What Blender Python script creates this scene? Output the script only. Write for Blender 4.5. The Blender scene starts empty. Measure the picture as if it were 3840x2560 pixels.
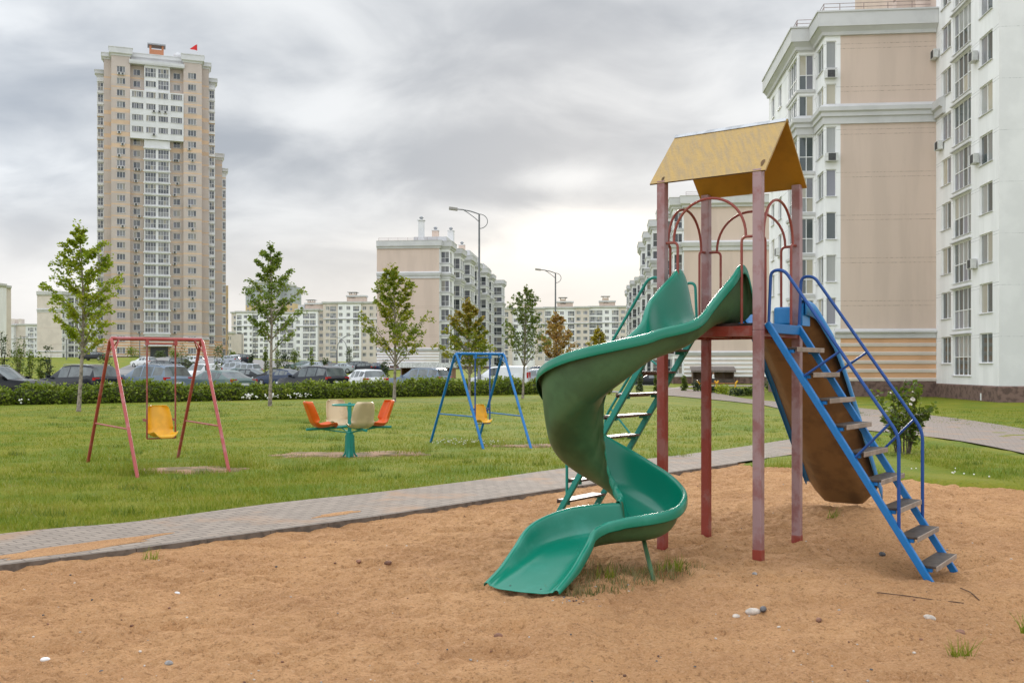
import bpy, bmesh, math, random
import numpy as np
from mathutils import Vector, Matrix

rad = math.radians
random.seed(7)
SC = bpy.context.scene

# ------------------------------------------------------------------ camera
EYE, FPX, UC, HV = 1.65, 3700.0, 1920.0, 1380.0      # eye height, focal length and horizon of the photograph (in its 3840 x 2560 pixels)
cam = bpy.data.cameras.new('camera')
cam_o = bpy.data.objects.new('camera', cam)
SC.collection.objects.link(cam_o)
cam_o.location = (0, 0, EYE)
cam_o.rotation_euler = (rad(90), 0, 0)
cam.sensor_width = 36.0
cam.lens = FPX / 3840 * 36
cam.shift_y = (HV - 1280) / 3840
cam.clip_start, cam.clip_end = 0.1, 6000
SC.camera = cam_o

# ------------------------------------------------------------------ sky and sun
SUN_AZ, SUN_EL = rad(4.5), rad(15)                   # sun stands behind thin cloud, ahead and a little to the right
W = bpy.data.worlds.new('World')
SC.world = W
W.use_nodes = True
nt = W.node_tree
nt.nodes.clear()
class NG:
    """tiny helper to write node graphs"""
    def __init__(s, nt): s.nt = nt
    def n(s, t, **k):
        nd = s.nt.nodes.new(t)
        for a, b in k.items(): setattr(nd, a, b)
        return nd
    def val(s, nd, i, v):
        if isinstance(v, bpy.types.NodeSocket): s.nt.links.new(v, nd.inputs[i])
        elif v is not None: nd.inputs[i].default_value = v
    def math(s, op, a, b=None, c=None, clamp=False):
        nd = s.n('ShaderNodeMath', operation=op, use_clamp=clamp)
        s.val(nd, 0, a); s.val(nd, 1, b)
        if c is not None: s.val(nd, 2, c)
        return nd.outputs[0]
    def vmath(s, op, a, b=None):
        nd = s.n('ShaderNodeVectorMath', operation=op)
        s.val(nd, 0, a); s.val(nd, 1, b)
        return nd.outputs['Value'] if op in ('DOT_PRODUCT', 'LENGTH') else nd.outputs[0]
    def mix(s, f, a, b, blend='MIX'):
        nd = s.n('ShaderNodeMix', data_type='RGBA', blend_type=blend)
        s.val(nd, 0, f)
        for i, v in ((6, a), (7, b)):
            if isinstance(v, tuple) and len(v) == 3: v = v + (1,)
            s.val(nd, i, v)
        return nd.outputs[2]
    def ss(s, x, a, b, ta=0.0, tb=1.0):
        nd = s.n('ShaderNodeMapRange', interpolation_type='SMOOTHSTEP')
        s.val(nd, 0, x); s.val(nd, 1, a); s.val(nd, 2, b); s.val(nd, 3, ta); s.val(nd, 4, tb)
        return nd.outputs[0]
    def noise(s, vec, scale, detail=5, rough=.55, dist=0.0, d3=True):
        nd = s.n('ShaderNodeTexNoise')
        if vec is not None: s.val(nd, 'Vector', vec)
        nd.inputs['Scale'].default_value = scale; nd.inputs['Detail'].default_value = detail
        nd.inputs['Roughness'].default_value = rough; nd.inputs['Distortion'].default_value = dist
        return nd.outputs['Fac']
    def sep(s, v):
        nd = s.n('ShaderNodeSeparateXYZ'); s.val(nd, 0, v); return nd.outputs
    def comb(s, x, y, z):
        nd = s.n('ShaderNodeCombineXYZ'); s.val(nd, 0, x); s.val(nd, 1, y); s.val(nd, 2, z); return nd.outputs[0]
g = NG(nt)
tc = g.n('ShaderNodeTexCoord')
dirv = tc.outputs['Generated']
dx, dy, dz = g.sep(dirv)
up = g.math('MAXIMUM', dz, 0.0)
den = g.math('ADD', up, 0.36)
cp = g.comb(g.math('DIVIDE', dx, den), g.math('DIVIDE', g.math('MULTIPLY', dy, 1.25), den), 0.0)          # cloud layer seen in perspective
big = g.noise(cp, 1.5, 3, .5, .5)
mid = g.noise(g.vmath('ADD', cp, (3.1, 1.7, 0)), 3.8, 5, .52, .5)
fine = g.noise(g.vmath('ADD', cp, (8.3, 5.2, 0)), 9.0, 4, .5, .4)
cl = g.math('ADD', g.math('ADD', g.math('MULTIPLY', big, .58), g.math('MULTIPLY', mid, .42)), g.math('MULTIPLY', g.math('SUBTRACT', fine, .5), .12))
def lump(x0, z0, sx, sz, amp):
    # a heavier or thinner bank of cloud in one direction of the sky
    yy = g.math('MAXIMUM', dy, .05)
    a = g.math('DIVIDE', g.math('SUBTRACT', g.math('DIVIDE', dx, yy), x0), sx)
    b = g.math('DIVIDE', g.math('SUBTRACT', g.math('DIVIDE', dz, yy), z0), sz)
    e = g.math('ADD', g.math('MULTIPLY', a, a), g.math('MULTIPLY', b, b))
    return g.math('MULTIPLY', g.math('EXPONENT', g.math('MULTIPLY', e, -1.0)), g.math('MULTIPLY', amp, g.math('GREATER_THAN', dy, .05)))
for p in ((.10, .365, .20, .045, .11), (-.11, .205, .20, .035, .12), (.04, .228, .13, .032, .11), (-.47, .284, .09, .05, .07), (-.478, .157, .09, .045, .07), (-.20, .300, .14, .025, .08), (.008, .172, .10, .010, .09),
          (-.42, .36, .13, .03, -.08), (-.16, .262, .12, .018, -.07), (.045, .193, .06, .012, -.10), (.23, .28, .10, .05, -.05), (.02, .30, .10, .03, .03), (-.30, .22, .10, .04, .04), (.07, .125, .12, .03, -.12)):
    cl = g.math('ADD', cl, lump(*p))
dark = g.ss(cl, .36, .70)
sunv = Vector((math.sin(SUN_AZ) * math.cos(rad(7.5)), math.cos(SUN_AZ) * math.cos(rad(7.5)), math.sin(rad(7.5))))
sdot = g.math('MAXIMUM', g.vmath('DOT_PRODUCT', dirv, tuple(sunv)), 0.0)
glow = g.math('ADD', lump(.085, .135, .075, .026, 1.3), lump(.03, .118, .16, .018, .7))
halo = g.math('POWER', sdot, 26.0)
col = g.mix(dark, (.90, .93, .96), (.43, .475, .54))
hor = g.ss(dz, .06, .19, 1.0, 0.0)
col = g.mix(g.math('MULTIPLY', hor, .66), col, (.93, .895, .855))
col = g.mix(g.math('MULTIPLY', halo, .18), col, (1.0, .96, .91))
add = g.math('MULTIPLY', glow, g.ss(cl, .66, .42))
col = g.mix(g.math('MULTIPLY', add, .98, clamp=True), col, (1.2, 1.14, 1.06))
# mostly unseen sky above, behind and at left boosted as added fill light
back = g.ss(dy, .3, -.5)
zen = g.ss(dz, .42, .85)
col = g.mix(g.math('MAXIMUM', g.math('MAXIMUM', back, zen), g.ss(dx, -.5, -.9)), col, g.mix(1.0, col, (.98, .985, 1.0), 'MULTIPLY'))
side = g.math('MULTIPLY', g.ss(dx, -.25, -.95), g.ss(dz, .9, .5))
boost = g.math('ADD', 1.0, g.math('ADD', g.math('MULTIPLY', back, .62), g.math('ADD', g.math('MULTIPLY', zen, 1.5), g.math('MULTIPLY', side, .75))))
sky = g.n('ShaderNodeTexSky', sky_type='NISHITA', sun_disc=False)
sky.sun_elevation = SUN_EL; sky.sun_rotation = SUN_AZ
bg1 = g.n('ShaderNodeBackground'); nt.links.new(sky.outputs[0], bg1.inputs[0]); bg1.inputs[1].default_value = 0.05
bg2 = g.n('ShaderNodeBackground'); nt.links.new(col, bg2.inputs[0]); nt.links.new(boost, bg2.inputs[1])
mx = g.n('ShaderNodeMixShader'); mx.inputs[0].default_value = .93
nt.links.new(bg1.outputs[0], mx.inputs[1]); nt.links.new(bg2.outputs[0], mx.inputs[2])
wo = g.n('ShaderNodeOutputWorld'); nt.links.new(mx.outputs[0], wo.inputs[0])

sun = bpy.data.lights.new('sun', 'SUN')
sun.energy = 2.0; sun.angle = rad(12); sun.color = (1, .93, .84)
sun_o = bpy.data.objects.new('sun', sun); SC.collection.objects.link(sun_o)
sd = Vector((math.sin(SUN_AZ) * math.cos(SUN_EL), math.cos(SUN_AZ) * math.cos(SUN_EL), math.sin(SUN_EL)))
sun_o.rotation_euler = sd.to_track_quat('Z', 'Y').to_euler()
sun_o.location = sd * 50
SC.view_settings.view_transform = 'Standard'
SC.view_settings.look = 'None'
SC.view_settings.exposure = 0
SC.view_settings.gamma = 1
SC.view_settings.use_curve_mapping = False
SC.cycles.max_bounces = 6
SC.cycles.transparent_max_bounces = 6
SC.cycles.use_denoising = True
SC.cycles.caustics_reflective = False
SC.cycles.caustics_refractive = False

# ------------------------------------------------------------------ terrain and reading positions off the photograph
def S(t): t = min(1, max(0, t)); return t * t * (3 - 2 * t)
SAND_X = [-40, -14, -4.15, -3.33, -1.49, -.386, 2.54, 3.8, 4.67, 5.55, 5.95, 6.5, 6.95, 7.6, 9.5, 14, 40]
SAND_Y = [-31, -1, 8.0, 8.75, 10.62, 11.92, 15.26, 16.65, 16.35, 15.3, 14.5, 13.75, 13.3, 12.4, 10, 5, -20]
def yb(x): return float(np.interp(x, SAND_X, SAND_Y))
def base(x, y):
    z = .05
    z -= .35 * S((y - 20) / 35) * S((x - 3) / 10)
    z -= .25 * S((y - 70) / 60) * S((x - 5) / 15)
    l = 1 - S(x / 15)
    z += l * (1.4 * S((y - 75) / 110) + 2.6 * S((y - 78) / 150) * S((-x - 20) / 45))
    return z
PF_X = [-10.6, -8, -4.92, -3.95, -2.87, -1.79, -.46, .97, 2.78, 4.48, 6.3, 7.3]
PF_Y = [3.6, 6.3, 9.48, 10.2, 11.56, 12.6, 14.07, 15.86, 17.75, 19.76, 22.2, 23.5]
def yf(x): return float(np.interp(x, PF_X, PF_Y, left=3.6 + (x + 10.6) * 1.04))
def yn(x): return 16.65 + (x - 3.8) * 1.136
def hz(x, y):
    d = yb(x) - y
    k = S(d / .8 + .1)
    if x < 3.55: k = max(k, S((yf(x) - y) / .3))
    elif x < 7.3: k = max(k, .3 * S(min(yf(x) - y, y - yn(x)) / .3))
    return base(x, y) - .3 * k
def P(u, v, Y): return Vector(((u - UC) / FPX * Y, Y, EYE + (HV - v) / FPX * Y))
def gp(u, v, dzv=0):
    z = 0.0
    for _ in range(12):
        Y = FPX * (EYE - z) / (v - HV)
        z = base((u - UC) / FPX * Y, Y)
    return Vector(((u - UC) / FPX * Y, Y, z + dzv))
def gy(u, Y): 
    x = (u - UC) / FPX * Y
    return Vector((x, Y, base(x, Y)))

# ------------------------------------------------------------------ mesh builder and tagging
class MB:
    def __init__(s): s.v, s.f, s.m, s.sm = [], [], [], []
    def add(s, vs, fs, m=0, smooth=False):
        o = len(s.v); s.v += [tuple(x) for x in vs]
        for f in fs: s.f.append([o + i for i in f]); s.m.append(m); s.sm.append(smooth)
        return s
    def quad(s, a, b, c, d, m=0): return s.add([a, b, c, d], [(0, 1, 2, 3)], m)
    def box(s, c, sz, m=0, M=None):
        c = Vector(c); hx, hy, hz_ = sz[0] / 2, sz[1] / 2, sz[2] / 2
        vs = [Vector((x, y, z)) for z in (-hz_, hz_) for y in (-hy, hy) for x in (-hx, hx)]
        if M is not None: vs = [M @ v for v in vs]
        vs = [v + c for v in vs]
        return s.add(vs, [(0, 2, 3, 1), (4, 5, 7, 6), (0, 1, 5, 4), (2, 6, 7, 3), (0, 4, 6, 2), (1, 3, 7, 5)], m)
    def bar(s, a, b, w, h, m=0, upv=(0, 0, 1)):
        """rectangular bar from a to b: w across, h along upv"""
        a, b = Vector(a), Vector(b); d = (b - a); L = d.length; d.normalize()
        x = d.cross(Vector(upv)); 
        if x.length < 1e-4: x = d.cross(Vector((1, 0, 0)))
        x.normalize(); z = x.cross(d)
        M = Matrix((d, x, z)).transposed()
        return s.box((a + b) / 2, (L, w, h), m, M)
    def tube(s, pts, r, seg=10, m=0, caps=True, r2=None):
        pts = [Vector(p) for p in pts]; n = len(pts)
        rs = r if isinstance(r, (list, tuple)) else [r if r2 is None else r + (r2 - r) * i / (n - 1) for i in range(n)]
        t0 = (pts[1] - pts[0]).normalized()
        x = t0.cross(Vector((0, 0, 1)))
        if x.length < 1e-3: x = t0.cross(Vector((0, 1, 0)))
        x.normalize(); vs = []
        for i, p in enumerate(pts):
            t = (pts[min(i + 1, n - 1)] - pts[max(i - 1, 0)])
            t = t.normalized() if t.length > 1e-9 else t0
            x = (x - t * x.dot(t))
            if x.length < 1e-6: x = t.orthogonal()
            x.normalize(); y = t.cross(x)
            for k in range(seg):
                a = 2 * math.pi * k / seg
                vs.append(p + (x * math.cos(a) + y * math.sin(a)) * rs[i])
        fs = [(i * seg + k, i * seg + (k + 1) % seg, (i + 1) * seg + (k + 1) % seg, (i + 1) * seg + k) for i in range(n - 1) for k in range(seg)]
        s.add(vs, fs, m, True)
        if caps:
            s.add(vs[:seg], [tuple(reversed(range(seg)))], m); s.add(vs[-seg:], [tuple(range(seg))], m)
        return s
    def lathe(s, c, prof, seg=16, m=0):
        c = Vector(c); n = len(prof)
        vs = [c + Vector((r * math.cos(2 * math.pi * k / seg), r * math.sin(2 * math.pi * k / seg), z)) for r, z in prof for k in range(seg)]
        fs = [(i * seg + k, i * seg + (k + 1) % seg, (i + 1) * seg + (k + 1) % seg, (i + 1) * seg + k) for i in range(n - 1) for k in range(seg)]
        s.add(vs, fs, m, True)
        if prof[-1][0] > 1e-4: s.add(vs[-seg:], [tuple(range(seg))], m)
        if prof[0][0] > 1e-4: s.add(vs[:seg], [tuple(reversed(range(seg)))], m)
        return s
    def grid(s, rows, m=0, closed=False):
        n, k = len(rows), len(rows[0])
        vs = [p for r in rows for p in r]
        fs = []
        for i in range(n - 1):
            for j in range(k if closed else k - 1):
                fs.append((i * k + j, i * k + (j + 1) % k, (i + 1) * k + (j + 1) % k, (i + 1) * k + j))
        return s.add(vs, fs, m, True)
    def mesh(s, name, mats, sharp=40):
        me = bpy.data.meshes.new(name)
        me.from_pydata(s.v, [], s.f)
        for mt in (mats if isinstance(mats, (list, tuple)) else [mats]): me.materials.append(mt)
        me.polygons.foreach_set('material_index', s.m)
        me.polygons.foreach_set('use_smooth', s.sm)
        me.update()
        if sharp and any(s.sm):
            try: me.set_sharp_from_angle(angle=rad(sharp))
            except Exception: pass
        return me
    def build(s, name, mats, parent=None, sharp=40):
        return link(name, s.mesh(name, mats, sharp), parent)
def link(name, me, parent=None, mat4=None):
    o = bpy.data.objects.new(name, me); SC.collection.objects.link(o)
    if mat4 is not None: o.matrix_basis = mat4
    if parent is not None:
        o.parent = parent
        w = parent
        off = Vector((0, 0, 0))
        while w is not None:
            if w.type == 'EMPTY': off = off + w.location
            w = None
        o.matrix_parent_inverse = Matrix.Translation(-off) if parent.type == 'EMPTY' else Matrix.Identity(4)
    return o
def tag(o, label=None, cat=None, group=None, kind=None):
    if label: o['label'] = label
    if cat: o['category'] = cat
    if group: o['group'] = group
    if kind: o['kind'] = kind
    return o
def thing(name, label, cat, loc=(0, 0, 0), group=None):
    o = bpy.data.objects.new(name, None); SC.collection.objects.link(o)
    o.location = loc; o.empty_display_size = .2
    return tag(o, label, cat, group)
def dup(o, parent=None):
    c = o.copy(); SC.collection.objects.link(c)
    if parent is not None: c.parent = parent
    for ch in [x for x in KIDS.get(o.name, [])]:
        dup(ch, c)
    return c
KIDS = {}
def kids_scan():
    KIDS.clear()
    for o in bpy.data.objects:
        if o.parent is not None: KIDS.setdefault(o.parent.name, []).append(o)
def round_path(pts, r, n=6):
    pts = [Vector(p) for p in pts]; out = [pts[0]]
    for i in range(1, len(pts) - 1):
        a, b, c = pts[i - 1], pts[i], pts[i + 1]
        d1, d2 = (a - b), (c - b)
        rr = min(r, d1.length * .49, d2.length * .49)
        p0, p1 = b + d1.normalized() * rr, b + d2.normalized() * rr
        for k in range(n + 1):
            t = k / n
            out.append(p0 * (1 - t) ** 2 + b * 2 * t * (1 - t) + p1 * t * t)
    out.append(pts[-1]); return out
def catmull(pts, per=8):
    pts = [Vector(p) for p in pts]; q = [pts[0] * 2 - pts[1]] + pts + [pts[-1] * 2 - pts[-2]]; out = []
    for i in range(1, len(q) - 2):
        for k in range(per):
            t = k / per
            out.append(.5 * ((2 * q[i]) + (q[i + 1] - q[i - 1]) * t + (2 * q[i - 1] - 5 * q[i] + 4 * q[i + 1] - q[i + 2]) * t * t + (3 * q[i] - q[i - 1] - 3 * q[i + 1] + q[i + 2]) * t ** 3))
    out.append(pts[-1]); return out

# ------------------------------------------------------------------ materials
MATS = {}
def mat(name, col, rough=.6, var=.12, scale=6.0, bump=0.0, bscale=60.0, spec=.4, metal=0.0, col2=None, detail=5, coords='Object', isl=0.0, coat=0.0, stretch=None, mixlo=.42, mixhi=.62):
    """principled surface: colour col mottled towards col2 by noise, optional bump"""
    if name in MATS: return MATS[name]
    m = bpy.data.materials.new(name); m.use_nodes = True
    k = m.node_tree; k.nodes.clear(); q = NG(k)
    t = q.n('ShaderNodeTexCoord'); vec = t.outputs[coords]
    if stretch:
        mp = q.n('ShaderNodeMapping'); k.links.new(vec, mp.inputs[0]); mp.inputs['Scale'].default_value = stretch; vec = mp.outputs[0]
    f = q.noise(vec, scale, detail, .6)
    c2 = col2 or tuple(c * (1 - 2 * var) for c in col)
    c = q.mix(q.ss(f, mixlo, mixhi), col if col2 else tuple(min(1, x * (1 + var)) for x in col), c2)
    if isl:
        ge = q.n('ShaderNodeNewGeometry')
        c = q.mix(1.0, c, q.comb(*[q.math('MULTIPLY_ADD', ge.outputs['Random Per Island'], isl, 1 - isl / 2)] * 3), 'MULTIPLY')
    b = q.n('ShaderNodeBsdfPrincipled')
    k.links.new(c, b.inputs['Base Color'])
    b.inputs['Roughness'].default_value = rough; b.inputs['Specular IOR Level'].default_value = spec; b.inputs['Metallic'].default_value = metal
    if coat: b.inputs['Coat Weight'].default_value = coat; b.inputs['Coat Roughness'].default_value = .1
    if bump:
        bn = q.n('ShaderNodeBump'); bn.inputs['Strength'].default_value = bump; bn.inputs['Distance'].default_value = .02
        k.links.new(q.noise(vec, bscale, 6, .65), bn.inputs['Height']); k.links.new(bn.outputs[0], b.inputs['Normal'])
    o = q.n('ShaderNodeOutputMaterial'); k.links.new(b.outputs[0], o.inputs[0])
    MATS[name] = m; return m
def leafmat(name, cols, trans=.35):
    """leaves: colour differs from leaf to leaf and from branch to branch"""
    if name in MATS: return MATS[name]
    m = bpy.data.materials.new(name); m.use_nodes = True
    k = m.node_tree; k.nodes.clear(); q = NG(k)
    ge = q.n('ShaderNodeNewGeometry'); t = q.n('ShaderNodeTexCoord')
    f = q.math('ADD', q.math('MULTIPLY', ge.outputs['Random Per Island'], .55), q.math('MULTIPLY', q.ss(q.noise(t.outputs['Object'], 1.3, 3), .3, .7), .45))
    r = q.n('ShaderNodeValToRGB'); k.links.new(f, r.inputs[0])
    el = r.color_ramp.elements
    while len(el) < len(cols): el.new(.5)
    for i, c in enumerate(cols): el[i].position = i / max(1, len(cols) - 1) * .9 + .05; el[i].color = (*c, 1)
    b = q.n('ShaderNodeBsdfPrincipled'); k.links.new(r.outputs[0], b.inputs['Base Color']); b.inputs['Roughness'].default_value = .55; b.inputs['Specular IOR Level'].default_value = .3
    tr = q.n('ShaderNodeBsdfTranslucent'); k.links.new(q.mix(.5, r.outputs[0], (.2, .26, .02)), tr.inputs[0])
    mx = q.n('ShaderNodeMixShader'); mx.inputs[0].default_value = trans
    k.links.new(b.outputs[0], mx.inputs[1]); k.links.new(tr.outputs[0], mx.inputs[2])
    o = q.n('ShaderNodeOutputMaterial'); k.links.new(mx.outputs[0], o.inputs[0])
    MATS[name] = m; return m
def glassmat(name, lo, hi, rough=.06):
    """opaque window pane coloured as a dark room, pale curtain or sky reflection"""
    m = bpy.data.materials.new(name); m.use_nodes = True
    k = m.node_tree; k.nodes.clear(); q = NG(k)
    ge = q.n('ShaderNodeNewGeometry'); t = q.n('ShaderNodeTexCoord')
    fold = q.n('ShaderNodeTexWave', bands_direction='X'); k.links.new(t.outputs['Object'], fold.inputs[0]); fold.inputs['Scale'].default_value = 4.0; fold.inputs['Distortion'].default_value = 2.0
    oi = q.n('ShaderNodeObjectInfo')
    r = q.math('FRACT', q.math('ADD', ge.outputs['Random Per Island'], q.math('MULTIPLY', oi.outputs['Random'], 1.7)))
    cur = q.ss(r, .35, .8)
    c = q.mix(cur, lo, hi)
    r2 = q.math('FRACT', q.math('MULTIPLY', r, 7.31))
    c = q.mix(q.math('GREATER_THAN', r2, .78), c, tuple(x * .55 for x in hi[:2]) + (hi[2] * .66,))  # some panes bluish: sky reflection put into the colour
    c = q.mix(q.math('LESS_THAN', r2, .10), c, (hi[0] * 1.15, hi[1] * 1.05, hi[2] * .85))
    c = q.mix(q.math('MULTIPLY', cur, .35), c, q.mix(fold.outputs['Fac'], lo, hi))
    b = q.n('ShaderNodeBsdfPrincipled'); k.links.new(c, b.inputs['Base Color']); b.inputs['Roughness'].default_value = rough; b.inputs['Specular IOR Level'].default_value = .8
    o = q.n('ShaderNodeOutputMaterial'); k.links.new(b.outputs[0], o.inputs[0])
    MATS[name] = m; return m
def lampmat(name, col, st):
    m = bpy.data.materials.new(name); m.use_nodes = True
    b = m.node_tree.nodes['Principled BSDF']; b.inputs['Base Color'].default_value = (*col, 1)
    b.inputs['Emission Color'].default_value = (*col, 1); b.inputs['Emission Strength'].default_value = st
    MATS[name] = m; return m
white_wall = mat('white_render', (.84, .835, .83), .85, .03, .8, .15, 40, stretch=(1, 1, .16))
white_wall_b = mat('pale_render', (.68, .675, .67), .85, .03, .35)
trim_wall = mat('pale_grey_moulding', (.58, .575, .57), .8, .03, .5)
pink_wall = mat('pink_beige_render', (.61, .485, .405), .88, .025, .7, .12, 40, stretch=(1, 1, .14))
pink_joint = mat('render_joint', (.50, .385, .315), .9)
peach_wall = mat('peach_render', (.66, .385, .215), .88, .04, .4)
cream_haze_wall = mat('cream_and_haze_render', (.66, .585, .515), .88, .03, .4)  # cream stripes; on far houses the haze put into the wall colour
tower_wall = mat('beige_render', (.50, .43, .385), .88, .03, .2)
tower_band = mat('apricot_render', (.60, .435, .30), .88, .05, .3)
ochre_wall = mat('ochre_render', (.62, .47, .27), .88, .04, .3)
grey_wall = mat('grey_panel', (.42, .44, .45), .85, .03, .3)
plinth_mat = mat('brown_brick_plinth', (.165, .105, .085), .9, .18, 3.0, .3, 20)
roof_mat = mat('grey_roof_sheet', (.33, .34, .36), .6)
railing_mat = mat('railing_metal', (.28, .20, .18), .5)
frame_white = mat('white_window_frame', (.80, .80, .79), .45, .02)
sill_mat = mat('metal_sill', (.62, .62, .62), .4, .03)
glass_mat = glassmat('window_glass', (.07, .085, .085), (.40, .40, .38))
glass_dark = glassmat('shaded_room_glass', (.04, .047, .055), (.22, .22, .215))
glass_far = glassmat('hazed_window_glass', (.085, .095, .105), (.33, .33, .32), .12)  # paler panes: distance haze put into the glass colour
glass_lit = lampmat('lit_window', (1.0, .80, .52), .75)
ac_mat = mat('air_conditioner_casing', (.62, .62, .60), .5, .05)
ac_dark = mat('fan_grille', (.06, .06, .06), .6)
# ------------------------------------------------------------------ ground
def vnoise(X, Y, cell, seed):
    rs = np.random.RandomState(seed); G = rs.rand(256, 256)
    x, y = X / cell, Y / cell
    xi, yi = np.floor(x).astype(int), np.floor(y).astype(int)
    fx, fy = x - xi, y - yi
    fx, fy = fx * fx * (3 - 2 * fx), fy * fy * (3 - 2 * fy)
    a, b = G[xi % 256, yi % 256], G[(xi + 1) % 256, yi % 256]
    c, d = G[xi % 256, (yi + 1) % 256], G[(xi + 1) % 256, (yi + 1) % 256]
    return (a * (1 - fx) + b * fx) * (1 - fy) + (c * (1 - fx) + d * fx) * fy
def np_mesh(name, V, Fq, mats, smooth=True):
    me = bpy.data.meshes.new(name)
    V = np.asarray(V, dtype=np.float32); Fq = np.asarray(Fq, dtype=np.int32); k = Fq.shape[1]
    me.vertices.add(len(V)); me.vertices.foreach_set('co', V.ravel())
    me.loops.add(Fq.size); me.loops.foreach_set('vertex_index', Fq.ravel())
    me.polygons.add(len(Fq)); me.polygons.foreach_set('loop_start', np.arange(0, Fq.size, k, dtype=np.int32))
    me.polygons.foreach_set('loop_total', np.full(len(Fq), k, dtype=np.int32))
    me.polygons.foreach_set('use_smooth', np.full(len(Fq), smooth))
    for m in mats: me.materials.append(m)
    me.update(calc_edges=True); me.validate()
    return me
def gridfaces(n, k):
    i, j = np.meshgrid(np.arange(n - 1), np.arange(k - 1), indexing='ij')
    a = (i * k + j).ravel()
    return np.stack([a, a + k, a + k + 1, a + 1], 1)

def grass_material():
    m = bpy.data.materials.new('lawn_grass'); m.use_nodes = True
    k = m.node_tree; k.nodes.clear(); q = NG(k)
    t = q.n('ShaderNodeTexCoord').outputs['Object']
    f1 = q.noise(t, .55, 4, .6); f2 = q.noise(t, 3.0, 5, .65); f3 = q.noise(t, 26, 4, .7)
    c = q.mix(q.ss(f1, .36, .62), (.115, .175, .009), (.215, .215, .016))
    c = q.mix(q.math('MULTIPLY', q.ss(f2, .45, .75), .6), c, (.26, .22, .035))
    c = q.mix(q.math('MULTIPLY', q.ss(f3, .4, .7), .55), c, (.08, .12, .007))
    b = q.n('ShaderNodeBsdfPrincipled'); k.links.new(c, b.inputs['Base Color']); b.inputs['Roughness'].default_value = .9; b.inputs['Specular IOR Level'].default_value = .15
    bn = q.n('ShaderNodeBump'); bn.inputs['Strength'].default_value = .8; bn.inputs['Distance'].default_value = .05
    k.links.new(q.math('ADD', f3, q.math('MULTIPLY', f2, .8)), bn.inputs['Height']); k.links.new(bn.outputs[0], b.inputs['Normal'])
    o = q.n('ShaderNodeOutputMaterial'); k.links.new(b.outputs[0], o.inputs[0]); return m
grass_mat = grass_material()
xs = np.concatenate([-np.geomspace(3000, 26, 60), np.linspace(-25, 25, 251), np.geomspace(26, 3000, 60)])
ys = np.concatenate([np.linspace(-30, 6, 19), np.linspace(6.2, 32, 150), np.geomspace(32.6, 5000, 150)])
V = np.array([(x, y, hz(x, y)) for x in xs for y in ys])
rg = (np.abs(V[:, 0]) < 26) & (V[:, 1] < 33)
V[rg, 2] += (vnoise(V[rg, 0], V[rg, 1], .5, 5) - .5) * .035 + (vnoise(V[rg, 0], V[rg, 1], 1.7, 6) - .5) * .03
tag(link('lawn', np_mesh('lawn', V, gridfaces(len(xs), len(ys)), [grass_mat])), 'green lawn and ground reaching to the buildings', 'ground', kind='structure')

def sand_material():
    m = bpy.data.materials.new('playground_sand'); m.use_nodes = True
    k = m.node_tree; k.nodes.clear(); q = NG(k)
    t = q.n('ShaderNodeTexCoord').outputs['Object']
    f1 = q.noise(t, .8, 4, .6); f2 = q.noise(t, 9, 6, .7); f3 = q.noise(t, 75, 4, .75)
    c = q.mix(q.ss(f1, .35, .68), (.61, .335, .155), (.50, .265, .122))
    c = q.mix(q.math('MULTIPLY', q.ss(f2, .52, .74), .5), c, (.33, .16, .07))
    f4 = q.noise(t, 30, 4, .7)
    c = q.mix(q.math('MULTIPLY', q.ss(f4, .46, .36), .62), c, (.25, .125, .058))
    c = q.mix(q.math('MULTIPLY', q.ss(f4, .55, .66), .4), c, (.68, .43, .25))
    c = q.mix(q.math('MULTIPLY', q.ss(f3, .52, .7), .8), c, (.70, .44, .25))
    c = q.mix(q.math('MULTIPLY', q.ss(f3, .43, .33), .75), c, (.24, .115, .05))
    b = q.n('ShaderNodeBsdfPrincipled'); k.links.new(c, b.inputs['Base Color']); b.inputs['Roughness'].default_value = .95; b.inputs['Specular IOR Level'].default_value = .1
    bn = q.n('ShaderNodeBump'); bn.inputs['Strength'].default_value = 1.0; bn.inputs['Distance'].default_value = .03
    k.links.new(q.math('ADD', q.noise(t, 60, 5, .7), q.math('MULTIPLY', q.noise(t, 14, 5, .6), 2.0)), bn.inputs['Height']); k.links.new(bn.outputs[0], b.inputs['Normal'])
    o = q.n('ShaderNodeOutputMaterial'); k.links.new(b.outputs[0], o.inputs[0]); return m
sand_mat = sand_material()
LADDER_FEET = (3.59, 8.25)
def sand_z(X, Yv):
    Z = (vnoise(X, Yv * 1.5, 1.1, 1) - .5) * .05 + (vnoise(X, Yv * 1.6, .38, 2) - .5) * .042 + (vnoise(X, Yv * 1.4, .17, 3) - .5) * .038 + (vnoise(X, Yv * 1.2, .075, 4) - .5) * .030 + (vnoise(X, Yv, .035, 14) - .5) * .022
    dk = np.interp(X, SAND_X, SAND_Y) - Yv
    Z = Z * np.clip(.35 + dk * 1.2, .35, 1) + .028 * np.exp(-np.maximum(dk, 0) / .45) * (X < 4)
    Z -= np.maximum(0, vnoise(X, Yv * 1.3, .26, 9) - .68) * .20
    def gs(x, y, r, a): return a * np.exp(-((X - x) ** 2 + (Yv - y) ** 2) / r ** 2)
    Z += gs(*LADDER_FEET, .55, -.10) + gs(3.25, 8.5, .28, .05) + gs(2.75, 8.0, .4, .03) + gs(3.85, 11.0, .8, .07) + gs(.1, 7.1, .38, .03) + gs(2.0, 8.9, .9, -.02)
    return Z
sx = np.concatenate([np.linspace(-14, -5.6, 50), np.linspace(-5.5, 7.0, 640), np.linspace(7.1, 14, 40)])
tt = np.concatenate([np.linspace(0, .10, 10, endpoint=False), np.linspace(.10, 1, 640)])
Xg = np.repeat(sx[:, None], len(tt), 1)
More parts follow.
